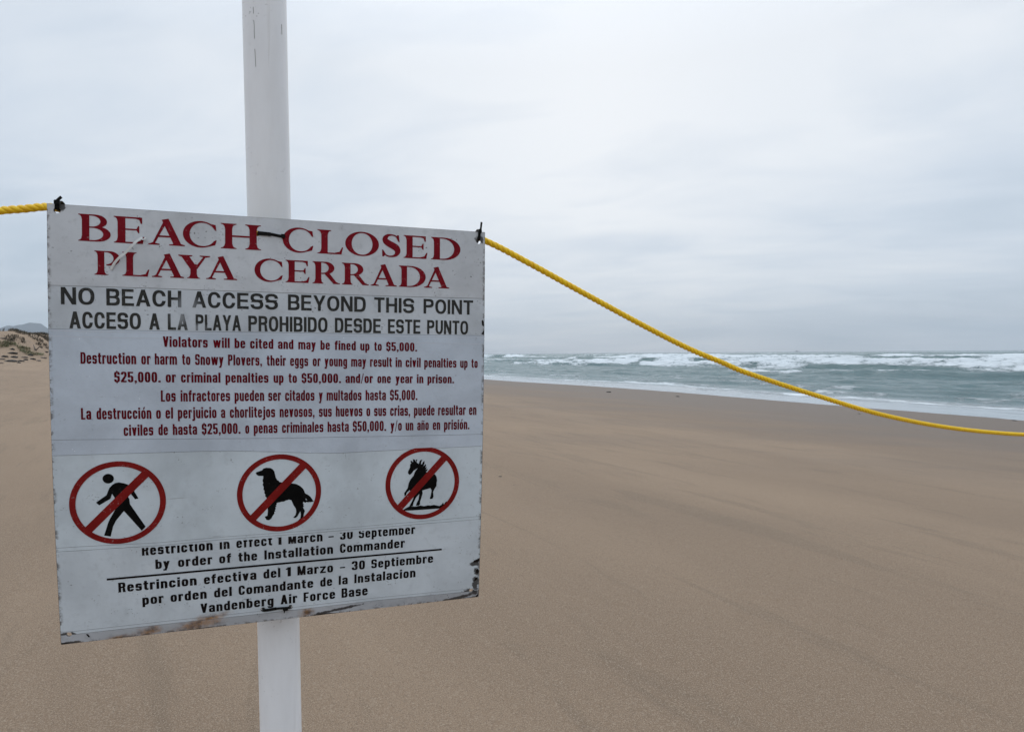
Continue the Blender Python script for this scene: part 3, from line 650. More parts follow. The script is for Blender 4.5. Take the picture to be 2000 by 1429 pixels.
strip('crease', [(108, 1069.5), (150, 1066.5), (310, 1058.5), (440, 1047), (580, 1037), (700, 1027.5), (938, 1007)], .0004, .0010, m_seam, sh4)
strip('crease', [(118, 1233), (144, 1231.5), (320, 1212), (500, 1193), (730, 1166.5), (934, 1147)], .0004, .0009, m_seam, sh5)

# lettering
FN_C = dict(w=.45, W=.48, sx=.186, sy=.142, xh=.76, n=3.0)
FN_B = dict(w=.56, W=.60, sx=.228, sy=.165, xh=.75, n=3.0)
FN_H = dict(w=.7, W=.80, sx=.205, sy=.165, xh=.72, n=2.35)
FN_L = dict(w=.6, W=.62, sx=.185, sy=.165, xh=.72, n=2.5)
GC = {}
def word_mesh(txt, fn, gap, clip=None):
    V = []; Fs = []; x = 0; off = 0
    for ch in txt:
        key = (id(fn), ch, clip)
        if key not in GC:
            wd, ops = gothic(ch, fn)
            if clip: ops = ops+[M_(rect(-5, clip, 5, 5))]
            GC[key] = (wd,)+boolean(ops)
        wd, v, f = GC[key]
        if len(v):
            V.append(v+np.array([x, 0])); Fs += [tuple(i+off for i in t) for t in f]; off += len(v)
        x += wd+gap
    return np.vstack(V), Fs, x-gap
def place(v, x0, x1, W, base, top):
    """glyph space -> photo px -> sign coordinates. base/top: ((xa,ya),(xb,yb))"""
    X = x0+v[:, 0]/W*(x1-x0)
    L_ = lambda q: q[0][1]+(X-q[0][0])*(q[1][1]-q[0][1])/(q[1][0]-q[0][0])
    yb, yt = L_(base), L_(top)
    # the caps lean with the sign's own verticals
    Y = yb+(yt-yb)*v[:, 1]
    s0, t0 = px2st(X, yb); s1, t1 = px2st(X, Y)
    return np.stack([s0, t1], 1)
def text_line(words, base, top, fn, gap, mat, parent, off, label, clip=None):
    V = []; Fs = []; o = 0
    for txt, x0, x1 in words:
        v, f, W = word_mesh(txt, fn, gap, clip)
        q = place(v, x0, x1, W, base, top); V.append(q); Fs += [tuple(i+o for i in t) for t in f]; o += len(q)
    return printed('lettering', np.vstack(V), Fs, off, mat, parent, label)
def serif_line(letters, base, top, label):
    V = []; Fs = []; o = 0
    for ch, x0, x1 in letters:
        v, f = boolean(serif(ch)); v[:, 0] -= v[:, 0].min(); W = v[:, 0].max()
        q = place(v, x0, x1, W, base, top); V.append(q); Fs += [tuple(i+o for i in t) for t in f]; o += len(q)
    return printed('lettering', np.vstack(V), Fs, .00125, m_red, sh1, label)
H1 = (((153.7, 470.2), (899, 509.5)), ((153.7, 417.3), (899, 466.5))); H2 = (((185, 536.4), (877, 563.6)), ((185, 489.3), (877, 523.2)))
serif_line([('B', 153.7, 216.9), ('E', 223, 282.4), ('A', 290.1, 361.2), ('C', 357.7, 423.7), ('H', 431.6, 510)], *H1, 'red headline word BEACH')
serif_line([('C', 552.4, 612.2), ('L', 620, 670.2), ('O', 674.3, 739.9), ('S', 746, 782), ('E', 788, 834.6), ('D', 841.5, 899)], *H1, 'red headline word CLOSED')
serif_line([('P', 185.2, 235.1), ('L', 239.5, 292.3), ('A', 297.2, 359.9), ('Y', 348.9, 411.1), ('A', 403, 463.3)], *H2, 'red headline word PLAYA')
serif_line([('C', 497.4, 552.4), ('E', 558, 604.6), ('R', 610.4, 663.8), ('R', 667.9, 720.1), ('A', 723.8, 774.8), ('D', 778.7, 831.2), ('A', 828.2, 877.2)], *H2, 'red headline word CERRADA')
text_line([('NO', 119.6, 185.2), ('BEACH', 208.3, 354.6), ('ACCESS', 375.9, 543), ('BEYOND', 562.6, 714.4), ('THIS', 730.7, 808.7), ('POINT', 827, 923.7)],
          ((120, 594), (924, 614.6)), ((120, 560.3), (924, 586.8)), FN_H, .11, m_gblk, sh2, .00105, 'faded black capitals NO BEACH ACCESS BEYOND THIS POINT')
text_line([('ACCESO', 136.1, 275.8), ('A', 291.9, 312.6), ('LA', 328.2, 367.3), ('PLAYA', 382.5, 471), ('PROHIBIDO', 485.3, 639.8), ('DESDE', 654, 743.8), ('ESTE', 757.6, 820.9), ('PUNTO', 834, 914)],
          ((136, 641.0), (914, 653.3)), ((136, 607.8), (914, 626.8)), FN_L, .085, m_gblk2, sh2, .00105, 'faded black capitals ACCESO A LA PLAYA PROHIBIDO DESDE ESTE PUNTO')
RED = [
 ([('Violators', 318.8, 406.2), ('will', 416.7, 449), ('be', 458.5, 479.4), ('cited', 488.7, 534), ('and', 543.2, 573.1), ('may', 582.8, 616.8), ('be', 626, 644.4), ('fined', 653.6, 694.8), ('up', 703.5, 721.5), ('to', 730.7, 745.4), ('$5,000.', 754.1, 814.4)],
  ((319, 677), (814, 686)), ((319, 656.5), (814, 669.2))),
 ([('Destruction', 158.2, 266.7), ('or', 276.6, 294.6), ('harm', 303, 346.3), ('to', 356.2, 372.3), ('Snowy', 381.5, 437), ('Plovers,', 445.8, 512), ('their', 521.2, 558.6), ('eggs', 566.7, 601.9), ('or', 610.9, 626), ('young', 634, 677.8), ('may', 685.8, 715), ('result', 722.6, 765.2), ('in', 772.5, 784.5), ('civil', 792, 821.3), ('penalties', 828.2, 891), ('up', 898.3, 912.8), ('to', 920.2, 932.4)],
  ((158, 709.9), (932, 718)), ((158, 687.3), (932, 700.5))),
 ([('$25,000.', 223.8, 314.4), ('or', 324.3, 344.1), ('criminal', 354, 431), ('penalties', 440.9, 524.6), ('up', 534.5, 554), ('to', 563.7, 580), ('$50,000.', 589.2, 666), ('and/or', 674.8, 728.1), ('one', 736.9, 763.3), ('year', 772.5, 805.9), ('in', 813.9, 826.6), ('prison.', 834.6, 886.4)],
  ((224, 746), (886, 748.1)), ((224, 725.2), (886, 731.5))),
 ([('Los', 314.9, 343.7), ('infractores', 353.4, 449.7), ('pueden', 458.5, 516.2), ('ser', 524.2, 549), ('citados', 557, 614.3), ('y', 623, 630.4), ('multados', 638, 705.9), ('hasta', 713.9, 753.5), ('$5,000.', 761.5, 815)],
  ((315, 783.7), (815, 780.7)), ((315, 761.7), (815, 761))),
 ([('La', 159.3, 179.1), ('destrucción', 189.5, 296.4), ('o', 305.6, 314.9), ('el', 323.9, 338.6), ('perjuicio', 348, 423.3), ('a', 432, 440.3), ('chorlitejos', 449.3, 537.5), ('nevosos,', 546.5, 614.3), ('sus', 623, 647.9), ('huevos', 656, 707.7), ('o', 715.5, 723), ('sus', 730.5, 753.9), ('crias,', 761.7, 800.8), ('puede', 808.2, 848.4), ('resultar', 855.3, 908.9), ('en', 915.6, 930)],
  ((159, 818.7), (930, 809.6)), ((159, 796.2), (930, 790.2))),
 ([('civiles', 242.3, 300.1), ('de', 310, 328.7), ('hasta', 338.2, 385.5), ('$25,000.', 394.7, 470), ('o', 479.4, 487.1), ('penas', 495.9, 542.1), ('criminales', 551, 631.6), ('hasta', 639.8, 681.2), ('$50,000.', 689, 753.9), ('y/o', 762.7, 784.5), ('un', 792, 807), ('año', 814.6, 837), ('en', 845, 859.3), ('prisión.', 866.8, 916.3)],
  ((242, 850.5), (916, 837.6)), ((242, 829), (916, 818.5)))]
for w_, b_, t_ in RED:
    text_line(w_, b_, t_, FN_C, .085, m_dred, sh3, .0016, 'dark red line reading '+' '.join(x[0] for x in w_[:3]))
BLK = [
 ([('Restriction', 277.8, 415.7), ('in', 429.4, 448.7), ('effect', 461.9, 531.7), ('1', 541, 550), ('March', 563.2, 630), ('-', 641.5, 651.8), ('30', 663.8, 689), ('September', 700.5, 810.5)],
  ((278, 1084), (810, 1041.4)), ((278, 1064.5), (810, 1024)), .77),
 ([('by', 304.2, 332.1), ('order', 348.2, 415), ('of', 428.5, 451.6), ('the', 465.9, 502.6), ('Installation', 516.6, 650.6), ('Commander', 663.8, 790.3)],
  ((304, 1110), (790, 1068)), ((304, 1091.5), (790, 1050.5)), None),
 ([('Restrincion', 232, 384.5), ('efectiva', 398.6, 500.9), ('del', 514.7, 547.8), ('1', 558.5, 568.3), ('Marzo', 581, 650.6), ('-', 663.8, 674), ('30', 686.8, 712.7), ('Septiembre', 724.9, 845.7)],
  ((232, 1155.8), (846, 1097.3)), ((232, 1136.8), (846, 1080.5)), None),
 ([('por', 278.7, 320), ('orden', 333.7, 404), ('del', 418.4, 453), ('Comandante', 466.3, 612), ('de', 625.4, 648.8), ('la', 661.5, 679), ('Instalacion', 692, 811.2)],
  ((279, 1180), (811, 1125.7)), ((279, 1161.5), (811, 1108.5)), None),
 ([('Vandenberg', 392.2, 534.5), ('Air', 548.3, 580.5), ('Force', 593, 654.6), ('Base', 667, 718)],
  ((392, 1196), (718, 1160.7)), ((392, 1177.8), (718, 1142.5)), None)]
for w_, b_, t_, c_ in BLK:
    text_line(w_, b_, t_, FN_B, .13, m_bblk, sh5, .0011, 'black line reading '+' '.join(x[0] for x in w_[:3]), clip=c_)
def px_poly(pts, sc, ox, oy): a = np.array(pts, float)/sc+np.array([ox, oy]); s, t = px2st(a[:, 0], a[:, 1]); return [(float(x), float(y)) for x, y in zip(s, t)]
v, f = boolean([P_(px_poly([(209, 1128.6), (536, 1099), (862.7, 1070.2), (862.7, 1073.4), (536, 1102.6), (209, 1132.4)], 1, 0, 0))])
printed('ruled_line', v, f, .0011, m_bblk, sh5, 'thick black rule between the English and Spanish print')

# pictograms
WALK = [(800, 437), (755, 445), (715, 470), (672, 515), (632, 615), (485, 718), (530, 757), (688, 665), (710, 595), (745, 650), (780, 760), (735, 850), (680, 945), (655, 1000), (600, 1177), (690, 1190), (725, 1050), (765, 970), (875, 835), (1125, 1110), (1178, 1053), (960, 740), (952, 670), (930, 630), (915, 580), (975, 600), (1030, 672), (1078, 660), (1015, 555), (960, 490), (925, 465), (870, 448)]
HEAD = [(656+80*math.cos(a*math.pi/12), 385+67*math.sin(a*math.pi/12)) for a in range(24)]
DOG = [(393, 420), (410, 405), (490, 380), (515, 350), (560, 338), (620, 342), (655, 360), (682, 395), (692, 440), (705, 490), (728, 530), (752, 540), (756, 556), (800, 565), (850, 575), (960, 580), (1020, 590), (1080, 620), (1130, 665), (1160, 735), (1200, 755), (1240, 785), (1265, 820), (1292, 862), (1262, 864), (1250, 872), (1225, 866), (1200, 874), (1185, 864), (1165, 880), (1130, 862), (1125, 895), (1142, 905), (1128, 920), (1144, 935), (1126, 950), (1155, 1005), (1140, 1050), (1130, 1120), (1085, 1165), (1055, 1170), (1050, 1155), (1085, 1120), (1092, 1060), (1085, 1010), (1062, 1050), (1040, 1090), (1010, 1115), (975, 1110), (985, 1095), (1010, 1070), (1022, 1020), (1015, 970), (980, 920), (945, 840), (905, 830), (890, 838), (860, 845), (830, 862), (790, 864), (770, 872), (740, 876), (718, 885), (720, 910), (704, 920), (716, 938), (698, 950), (706, 975), (690, 990), (700, 1012), (680, 1020), (685, 1045), (655, 1085), (635, 1125), (600, 1150), (560, 1145), (545, 1120), (533, 1095), (575, 1080), (582, 1000), (570, 900), (560, 800), (540, 780), (542, 750), (526, 730), (530, 700), (512, 670), (518, 640), (500, 600), (510, 570), (498, 540), (510, 500), (510, 465), (440, 465), (410, 450)]
HORSE = [(475, 530), (480, 500), (510, 440), (512, 390), (530, 365), (514, 345), (528, 322), (550, 345), (562, 350), (556, 300), (592, 312), (600, 350), (608, 310), (632, 306), (616, 340), (622, 362), (655, 380), (665, 340), (682, 318), (712, 312), (695, 345), (690, 385), (704, 388), (722, 350), (748, 328), (746, 375), (728, 414), (742, 408), (765, 382), (774, 408), (758, 440), (768, 438), (787, 428), (776, 458), (765, 468), (803, 465), (790, 492), (770, 512), (830, 540), (870, 560), (905, 555), (940, 515), (975, 465), (1002, 460), (1038, 500), (1020, 505), (1050, 535), (1062, 580), (1058, 650), (1048, 605), (1018, 672), (1006, 620), (965, 560), (912, 540), (945, 590), (955, 650), (944, 700), (944, 740), (912, 790), (888, 840), (896, 915), (880, 948), (845, 957), (833, 940), (850, 900), (864, 810), (845, 775), (760, 800), (710, 815), (718, 860), (700, 920), (675, 1000), (676, 1040), (650, 1062), (605, 1062), (620, 1020), (650, 960), (662, 870), (610, 930), (570, 1010), (555, 1070), (500, 1075), (510, 1050), (540, 1000), (580, 900), (500, 810), (460, 850), (440, 900), (420, 905), (413, 860), (470, 780), (490, 690), (520, 630), (570, 570), (590, 510), (637, 448), (570, 490), (530, 545), (500, 560)]
GRND = [(385, 1140), (450, 1100), (500, 1073), (600, 1078), (680, 1060), (740, 1072), (800, 1058), (850, 1062), (900, 1050), (990, 1070), (1030, 1045), (1052, 1012), (1066, 1045), (1090, 1005), (1115, 990), (1104, 1050), (1045, 1105), (800, 1125), (600, 1138), (400, 1148)]
syms = [(.078332, .413864, (283, 926.2), (171.8, 1035.4), None), (.292678, .413198, (592.4, 908.4), (494, 1011), None), (.510741, .410674, (866.7, 894.5), (781, 989.7), 874.2)]
figs = [('walking_figure', [(WALK, 7.145, 120, 880), (HEAD, 7.145, 120, 880)], 'black walking person pictogram', []),
        ('dog_figure', [(DOG, 7.937, 450, 870)], 'black standing dog pictogram', [([(1172, 812), (1192, 842), (1163, 832)], 7.937, 450, 870)]),
        ('horse_figure', [(HORSE, 8.406, 740, 860), (GRND, 8.406, 740, 860)], 'black running horse pictogram on a strip of ground', [])]
for (cs, ct, a, c, cutl), (nm, polys, lab, sub) in zip(syms, figs):
    v, f = boolean([P_(px_poly(*p)) for p in polys]+[M_(px_poly(*p)) for p in sub])
    printed(nm, v, f, .00112, m_blk, sh4, lab)
    R0, R1 = .0600, .0523
    A = np.array(px2st(*a)); C_ = np.array(px2st(*c)); d = (C_-A)/np.linalg.norm(C_-A); nn = np.array([-d[1], d[0]])*.0056
    cc = np.array([cs, ct]); m0 = A+d*((cc-A)@d); q = .0560
    bar = [m0-d*q+nn, m0+d*q+nn, m0+d*q-nn, m0-d*q-nn]
    ops = [P_(circ(cs, ct, R0, 72)), M_(circ(cs, ct, R1, 72)), P_([tuple(x) for x in bar])]
    if cutl: tt = float(px2st(820, cutl)[1]); ops.append(M_(rect(cs-.1, ct-.1, cs+.1, tt)))
    v, f = boolean(ops)
    printed('prohibition_ring', v, f, .00132, m_ringred, sh4, 'red ring and slash over the '+nm.replace('_', ' '))
# chips worn down to the dark board along the edges
m_chip = mat_plain('chipped_rust_brown', (.014, .010, .008), .9, Specular_IOR_Level=.1)
chips = [([(1840, 380), (1850, 362), (1890, 345), (1903, 340), (1902, 366), (1880, 378)], 4.348, 500, 1010), ([(1868, 470), (1866, 445), (1885, 430), (1892, 450), (1886, 472)], 4.348, 500, 1010),
         ([(1850, 540), (1858, 510), (1878, 505), (1880, 520), (1866, 530)], 4.348, 500, 1010), ([(1530, 714), (1600, 703), (1780, 679), (1860, 668), (1886, 640), (1894, 560), (1895, 640), (1882, 681), (1700, 697)], 4.348, 500, 1010),
         ([(470, 846), (510, 822), (560, 812), (640, 806), (720, 813), (600, 833)], 4.348, 500, 1010), ([(92, 1062), (120, 1066), (180, 1073), (245, 1077), (96, 1094)], 4.545, 100, 1020),
         ([(1150, 968), (1250, 946), (1400, 930), (1480, 912), (1400, 940), (1200, 972)], 4.545, 100, 1020), ([(310, 985), (330, 985), (348, 1010), (335, 1014)], 4.545, 100, 1020),
         ([(1915, 985), (1925, 975), (1932, 990), (1935, 1035), (1918, 1020)], 4.348, 500, 400), ([(1912, 1095), (1935, 1060), (1936, 1105)], 4.348, 500, 400)]
for p in chips:
    q = [(min(max(s, .0009), SW-.0009), min(t, SH-.0009)) for s, t in px_poly(*p)]
    v, f = boolean([P_(q)]); par = sh6 if np.mean([t for _, t in q]) > .585 else (sh5 if np.mean([t for _, t in q]) > .3 else sh2)
    printed('chip', v, f, .0012, m_chip, par)

# ------------------------------------------------------------------ pole
def mat_pole():
    b = NB('pole_white'); g = b.n('ShaderNodeTexCoord').outputs['Object']
    n1 = b.noise(b.scale(g, (1, 1, .25)), 14, 5, .6); n2 = b.noise(g, 190, 3, .6); n3 = b.noise(g, 9, 3)
    vs = b.noise(b.scale(g, (60, 60, 2.2)), 1.0, 4, .55, .4)
    col = b.mix(b.step(n1, .35, .7), (.85, .86, .88), (.77, .775, .79))
    col = b.mix(b.math('MULTIPLY', b.step(vs, .58, .70), .34), col, (.45, .42, .37))
    col = b.mix(b.math('MULTIPLY', b.math('MULTIPLY', b.step(n2, .63, .69), b.step(n3, .48, .60)), .6), col, (.16, .15, .14))
    cr = b.noise(b.scale(g, (90, 90, 1.5)), 1.0, 2, .5, .3)
    b.set(Base_Color=col, Roughness=.38, Specular_IOR_Level=.4); b.bump(b.math('ADD', n1, b.math('MULTIPLY', n2, .15)), .25, .002); return b.m
def tube(path, rad, seg=16, cap=True, flat=None):
    """ring-swept tube, returns verts/faces; flat=(w,h,nrm) for straps"""
    P = np.array(path, float); n = len(P); T = np.gradient(P, axis=0); T /= np.linalg.norm(T, axis=1)[:, None]
    up = np.array([0.0, 0, 1]) if abs(T[0][2]) < .9 else np.array([0.0, 1, 0])
    if flat is not None: up = np.array(flat[2], float)
    V = []; nrm = up-T[0]*(up@T[0]); nrm /= np.linalg.norm(nrm)
    for i in range(n):
        nrm = nrm-T[i]*(nrm@T[i]); nrm /= np.linalg.norm(nrm); bn = np.cross(T[i], nrm)
        if flat is not None:
            w, h = flat[0]/2, flat[1]/2
            for a, c in ((-1, -1), (1, -1), (1, 1), (-1, 1)): V.append(P[i]+bn*w*a+nrm*h*c)
        else:
            r = rad[i] if hasattr(rad, '__len__') else rad
            for k in range(seg): a = 2*math.pi*k/seg; V.append(P[i]+nrm*r*math.cos(a)+bn*r*math.sin(a))
    s = 4 if flat is not None else seg
    Fs = [(i*s+k, i*s+(k+1) % s, (i+1)*s+(k+1) % s, (i+1)*s+k) for i in range(n-1) for k in range(s)]
    if cap: Fs += [tuple(range(s))[::-1], tuple((n-1)*s+k for k in range(s))]
    return np.array(V), Fs
PR = .0330
ptop = pxz(516.5, 0, 2*PR*F/81); pbot = pxz(549, 1429, 2*PR*F/76)
ax = (ptop-pbot)/np.linalg.norm(ptop-pbot)
xg, yg = pbot[0], pbot[1]
gz = 1.25; k_ = (gz-pbot[2])/ax[2]; P0 = pbot+ax*k_; P1 = ptop+ax*.9
seg = 48; rings = 60
V = []; tt = np.linspace(0, 1, rings); xx = np.cross(ax, [0, 1, 0]); xx /= np.linalg.norm(xx); yy = np.cross(ax, xx)
Lp = np.linalg.norm(P1-P0)
for t in tt:
    for k in range(seg):
        a = 2*math.pi*k/seg; V.append(xx*PR*math.cos(a)+yy*PR*math.sin(a)+ax*(Lp*t))
Fp = [(i*seg+k, i*seg+(k+1) % seg, (i+1)*seg+(k+1) % seg, (i+1)*seg+k) for i in range(rings-1) for k in range(seg)]
Fp += [tuple(range(seg))[::-1], tuple((rings-1)*seg+k for k in range(seg))]
pole = mesh_obj('pole', V, Fp, mat_pole(), smooth=True); pole.location = P0
tag(pole, 'tall round white pole behind the beach closed sign', 'pole')

def on_pole(x, y):
    d = px_dir(np.array(float(x)), np.array(float(y))); o = CAM-P0
    dp, op = d-ax*(d@ax), o-ax*(o@ax); A, B, C_ = dp@dp, dp@op, op@op-(PR+.0002)**2
    return CAM+d*((-B-math.sqrt(max(B*B-A*C_, 0)))/A)-P0
for pts in ([(494.5, 14), (495.0, 27)], [(495.6, 40), (496.6, 52), (496.4, 62), (497.2, 76)], [(497.6, 96), (498.6, 112), (499.6, 131)], [(550, 48), (550.6, 68)]):
    L_ = [on_pole(x-.42, y) for x, y in pts]; R_ = [on_pole(x+.42, y) for x, y in pts]
    mesh_obj('crack', L_+R_, [(i, i+1, len(pts)+i+1, len(pts)+i) for i in range(len(pts)-1)], mat_plain('crack_dirt', (.16, .155, .14), .9), pole)
# ------------------------------------------------------------------ rope
def mat_rope():
    b = NB('yellow_rope'); uv = b.n('ShaderNodeUVMap').outputs[0]
    g = b.n('ShaderNodeNewGeometry').outputs['Position']
    fib = b.noise(b.scale(uv, (9, 1.2, 1)), 1.0, 3, .6); n = b.noise(g, 30, 3)
    col = b.mix(b.step(fib, .38, .66), (.98, .66, .008), (.86, .47, .005)); col = b.mix(b.math('MULTIPLY', b.step(n, .5, .7), .3), col, (.75, .48, .03))
    b.set(Base_Color=col, Roughness=.42, Specular_IOR_Level=.45); b.bump(fib, .5, .0008); return b.m
m_rope = mat_rope()
xr = np.array([946, 981, 1023, 1060, 1150, 1261, 1345, 1412, 1460, 1595, 1730, 1865, 2000.])
yr = np.array([469.5, 486, 508.5, 528.5, 578, 638, 680.5, 708.5, 728.5, 772.4, 811.5, 836.5, 848.4])
ir = .990+(xr-946)*(.629-.990)/(1900-946)
right = pxz(xr, yr, 1/ir)
# extend beyond the frame with the same sag
h_ = right[-1]-right[-3]; dirn = h_[:2]/np.linalg.norm(h_[:2]); dist = lambda p: (p[:2]-right[0][:2])@dirn
dd_ = np.array([dist(p) for p in right]); pf = np.polyfit(dd_[-6:], right[-6:, 2], 2)
ext = [np.array([*(right[0][:2]+dirn*d), np.polyval(pf, d)]) for d in np.arange(dd_[-1]+.25, dd_[-1]+1.9, .25)]
cornL = st2w(*px2st(np.array(113.), np.array(405.)), -.010); cornR = st2w(*px2st(np.array(934.), np.array(463.)), -.010)
sags = []
for k in np.linspace(0, 1, 9)[1:-1]:
    p = cornL*(1-k)+cornR*k; p = p+np.array([0, 0, -1])*.018*4*k*(1-k)
    s_, t_ = .02+(.57*k), .0
    sags.append(p)
# keep the rope just behind the panel as it bends
sags = []
for x, y in [(215, 419), (330, 433), (440, 447), (553, 462), (650, 466), (750, 466), (850, 465)]:
    s_, t_ = px2st(np.array(float(x)), np.array(float(y))); sags.append(st2w(s_, t_, -.0105))
left = pxz(np.array([-420, -300, -200, -100, 0, 45, 88.]), np.array([398, 421, 428, 424, 411.5, 408, 404.0]), np.array([.80, .81, .82, .824, .826, .829, .833]))
ctrl = list(left)+[cornL]+sags+[cornR]+list(right)+ext
cp = cr_pts(ctrl, 14)
sl_ = np.r_[0, np.cumsum(np.linalg.norm(np.diff(cp, axis=0), axis=1))]
ns = int(sl_[-1]/.0022); ss = np.linspace(0, sl_[-1], ns)
C3 = np.stack([np.interp(ss, sl_, cp[:, i]) for i in range(3)], 1)
T = np.gradient(C3, axis=0); T /= np.linalg.norm(T, axis=1)[:, None]
NN = np.cross(T, [0, 0, 1]); NN /= np.linalg.norm(NN, axis=1)[:, None]; BB = np.cross(T, NN)
rope = bpy.data.objects.new('rope', None); COL.objects.link(rope); rope.location = C3[0]
tag(rope, 'yellow twisted rope strung behind the sign, sagging away to the right', 'rope')
RD, LAY = .0056, .031; rs_ = RD*.48; ro = RD-rs_
for k in range(3):
    ph = 2*math.pi*(ss/LAY+k/3)
    Cs = C3+(NN*np.cos(ph)[:, None]+BB*np.sin(ph)[:, None])*ro
    Ts = np.gradient(Cs, axis=0); Ts /= np.linalg.norm(Ts, axis=1)[:, None]
    n1 = (NN*np.cos(ph)[:, None]+BB*np.sin(ph)[:, None]); n1 -= Ts*np.sum(n1*Ts, 1)[:, None]; n1 /= np.linalg.norm(n1, axis=1)[:, None]; b1 = np.cross(Ts, n1)
    seg = 9; a = 2*np.pi*np.arange(seg)/seg
    rr = rs_*(1+.04*np.sin(ss*900+k))[:, None, None]
    V = (Cs[:, None]+n1[:, None]*np.cos(a)[None, :, None]*rr*1.0+b1[:, None]*np.sin(a)[None, :, None]*rr*1.16).reshape(-1, 3)-C3[0]
    Fs = [(i*seg+j, i*seg+(j+1) % seg, (i+1)*seg+(j+1) % seg, (i+1)*seg+j) for i in range(ns-1) for j in range(seg)]
    uv = np.stack([np.tile(np.abs(np.arange(seg)-4.5)/4.5, ns), np.repeat(ss*60, seg)], 1)
    o = mesh_obj('strand', V, Fs, m_rope, rope, uv=uv, smooth=True)

# ------------------------------------------------------------------ cable ties
def wp(x, y, off): s, t = px2st(np.array(float(x)), np.array(float(y))); return st2w(s, t, off)
SN = -(M@SR[:, 2])              # sign normal towards the camera
SA = M@SR[:, 0]; SB = M@SR[:, 1]
def strap(name, path, w, h, mat, parent, nrm):
    v, f = tube(cr_pts(path, 6), 0, flat=(w, h, nrm)); return mesh_obj(name, v-parent_loc(parent), f, mat, parent)
def parent_loc(p): return np.array(p.location)
def box_at(name, c, ax_, ay_, az_, sx_, sy_, sz_, mat, parent, bev=.18):
    bm = bmesh.new(); bmesh.ops.create_cube(bm, size=1)
    for v in bm.verts: v.co = Vector((v.co.x*sx_, v.co.y*sy_, v.co.z*sz_))
    bmesh.ops.bevel(bm, geom=list(bm.edges), offset=min(sx_, sy_, sz_)*bev, segments=2, affect='EDGES')
    me = bpy.data.meshes.new(name); 
    R = np.stack([ax_, ay_, az_], 1)
    for v in bm.verts: v.co = Vector(R@np.array(v.co)+np.array(c)-parent_loc(parent))
    bm.to_mesh(me); bm.free(); me.materials.append(mat); o = bpy.data.objects.new(name, me); COL.objects.link(o); o.parent = parent; return o
def tie(label, loc):
    t = bpy.data.objects.new('cable_tie', None); COL.objects.link(t); t.location = loc
    tag(t, label, 'cable tie', 'black cable ties holding the sign'); return t
# upper left corner: loop through the hole and over the top edge round the rope
for (lab, hx, hy, topy, tx, ty, w) in [('black cable tie through the upper left corner hole of the sign', 112, 409, 394, 124, 386.5, .0050),
                                       ('black cable tie through the upper right corner hole of the sign', 934, 469.5, 450, 938.5, 435, .0042)]:
    base = wp(hx, hy, 0); T_ = tie(lab, base)
    e = topy
    loop = [wp(hx, hy, -.006), wp(hx+.2, hy-1, .0012), wp(hx+.8, hy-5, .0030), wp(hx+1.5, e+4, .0034), wp(hx+1.7, e-.5, .001), wp(hx+1.7, e-2.0, -.008), wp(hx+1, e+3, -.0175), wp(hx, hy+2, -.017), wp(hx, hy+1, -.006)]
    strap('strap', loop, w, .0013, m_tie, T_, -SA*0+SN)
    hc = wp(hx+2.2, e+2.2, .0046); box_at('head', hc, SA, SB, SN, w*1.35, .0062, .0042, m_tie, T_)
    strap('tail', [hc+SN*.001, wp(hx+3.5, e-1.5, .005), wp(tx, ty, .007)], w*.72, .0011, m_tie, T_, SN)
for (lab, a, c, hd, w) in [('black cable tie across the front between the words of the headline', (503, 455.5), (556, 462), 0, .0054), ('black cable tie across the bottom print of the sign', (513, 1189), (567, 1184.5), 1, .0040)]:
    base = wp(*a, 0); T_ = tie(lab, base)
    m = ((a[0]+c[0])/2, (a[1]+c[1])/2-.5)
    A0, C0 = wp(*a, 0), wp(*c, 0)
    Pc = lambda p: P0+ax*((p-P0)@ax)           # nearest pole axis point
    axp = Pc((A0+C0)/2)
    la = axp+(A0-C0)/np.linalg.norm(A0-C0)*(PR+.0015); lc = axp-(A0-C0)/np.linalg.norm(A0-C0)*(PR+.0015); bk = axp-SN*(PR+.0015)
    loop = [wp(*m, .0026), wp(a[0]+6, a[1]+.6, .0026), wp(a[0]+1.5, a[1], .0012), wp(*a, -.005), la, bk+(la-axp)*.7, bk, bk+(lc-axp)*.7, lc, wp(*c, -.005), wp(c[0]-1.5, c[1], .0012), wp(c[0]-6, c[1]+.2, .0026), wp(*m, .0026)]
    strap('strap', loop, w, .0013, m_tie, T_, SN)
    if hd:
        hc = wp(c[0]-9, c[1]+1.5, .0042); box_at('head', hc, SA, SB, SN, .0075, w*1.2, .004, m_tie, T_)
        strap('tail', [hc, wp(c[0]-11, c[1]+6, .0045), wp(c[0]-11.5, c[1]+9, .0045)], .0016, .001, m_tie, T_, SN)
    else:
        hc = wp(c[0]-3, c[1]-.4, .0036); box_at('head', hc, SA, SB, SN, .0060, w*1.05, .0035, m_tie, T_)
wt = bpy.data.objects.new('cut_cable_tie', None); COL.objects.link(wt); wt.location = wp(250, 495, .002)
tag(wt, 'thin grey white cut tie end lying across the letters E and P of the headlines', 'cable tie')
strap('strap', [wp(218, 526, .0022), wp(226, 514, .0045), wp(238, 502, .0065), wp(248, 494, .006), wp(262, 480, .0075), wp(272, 470, .006), wp(279, 464.5, .0035)], .0030, .0009, m_wtie, wt, SN)
strap('tip', [wp(276, 467, .0045), wp(281, 468.5, .0048), wp(286, 465, .003)], .0016, .0008, m_wtie, wt, SN)

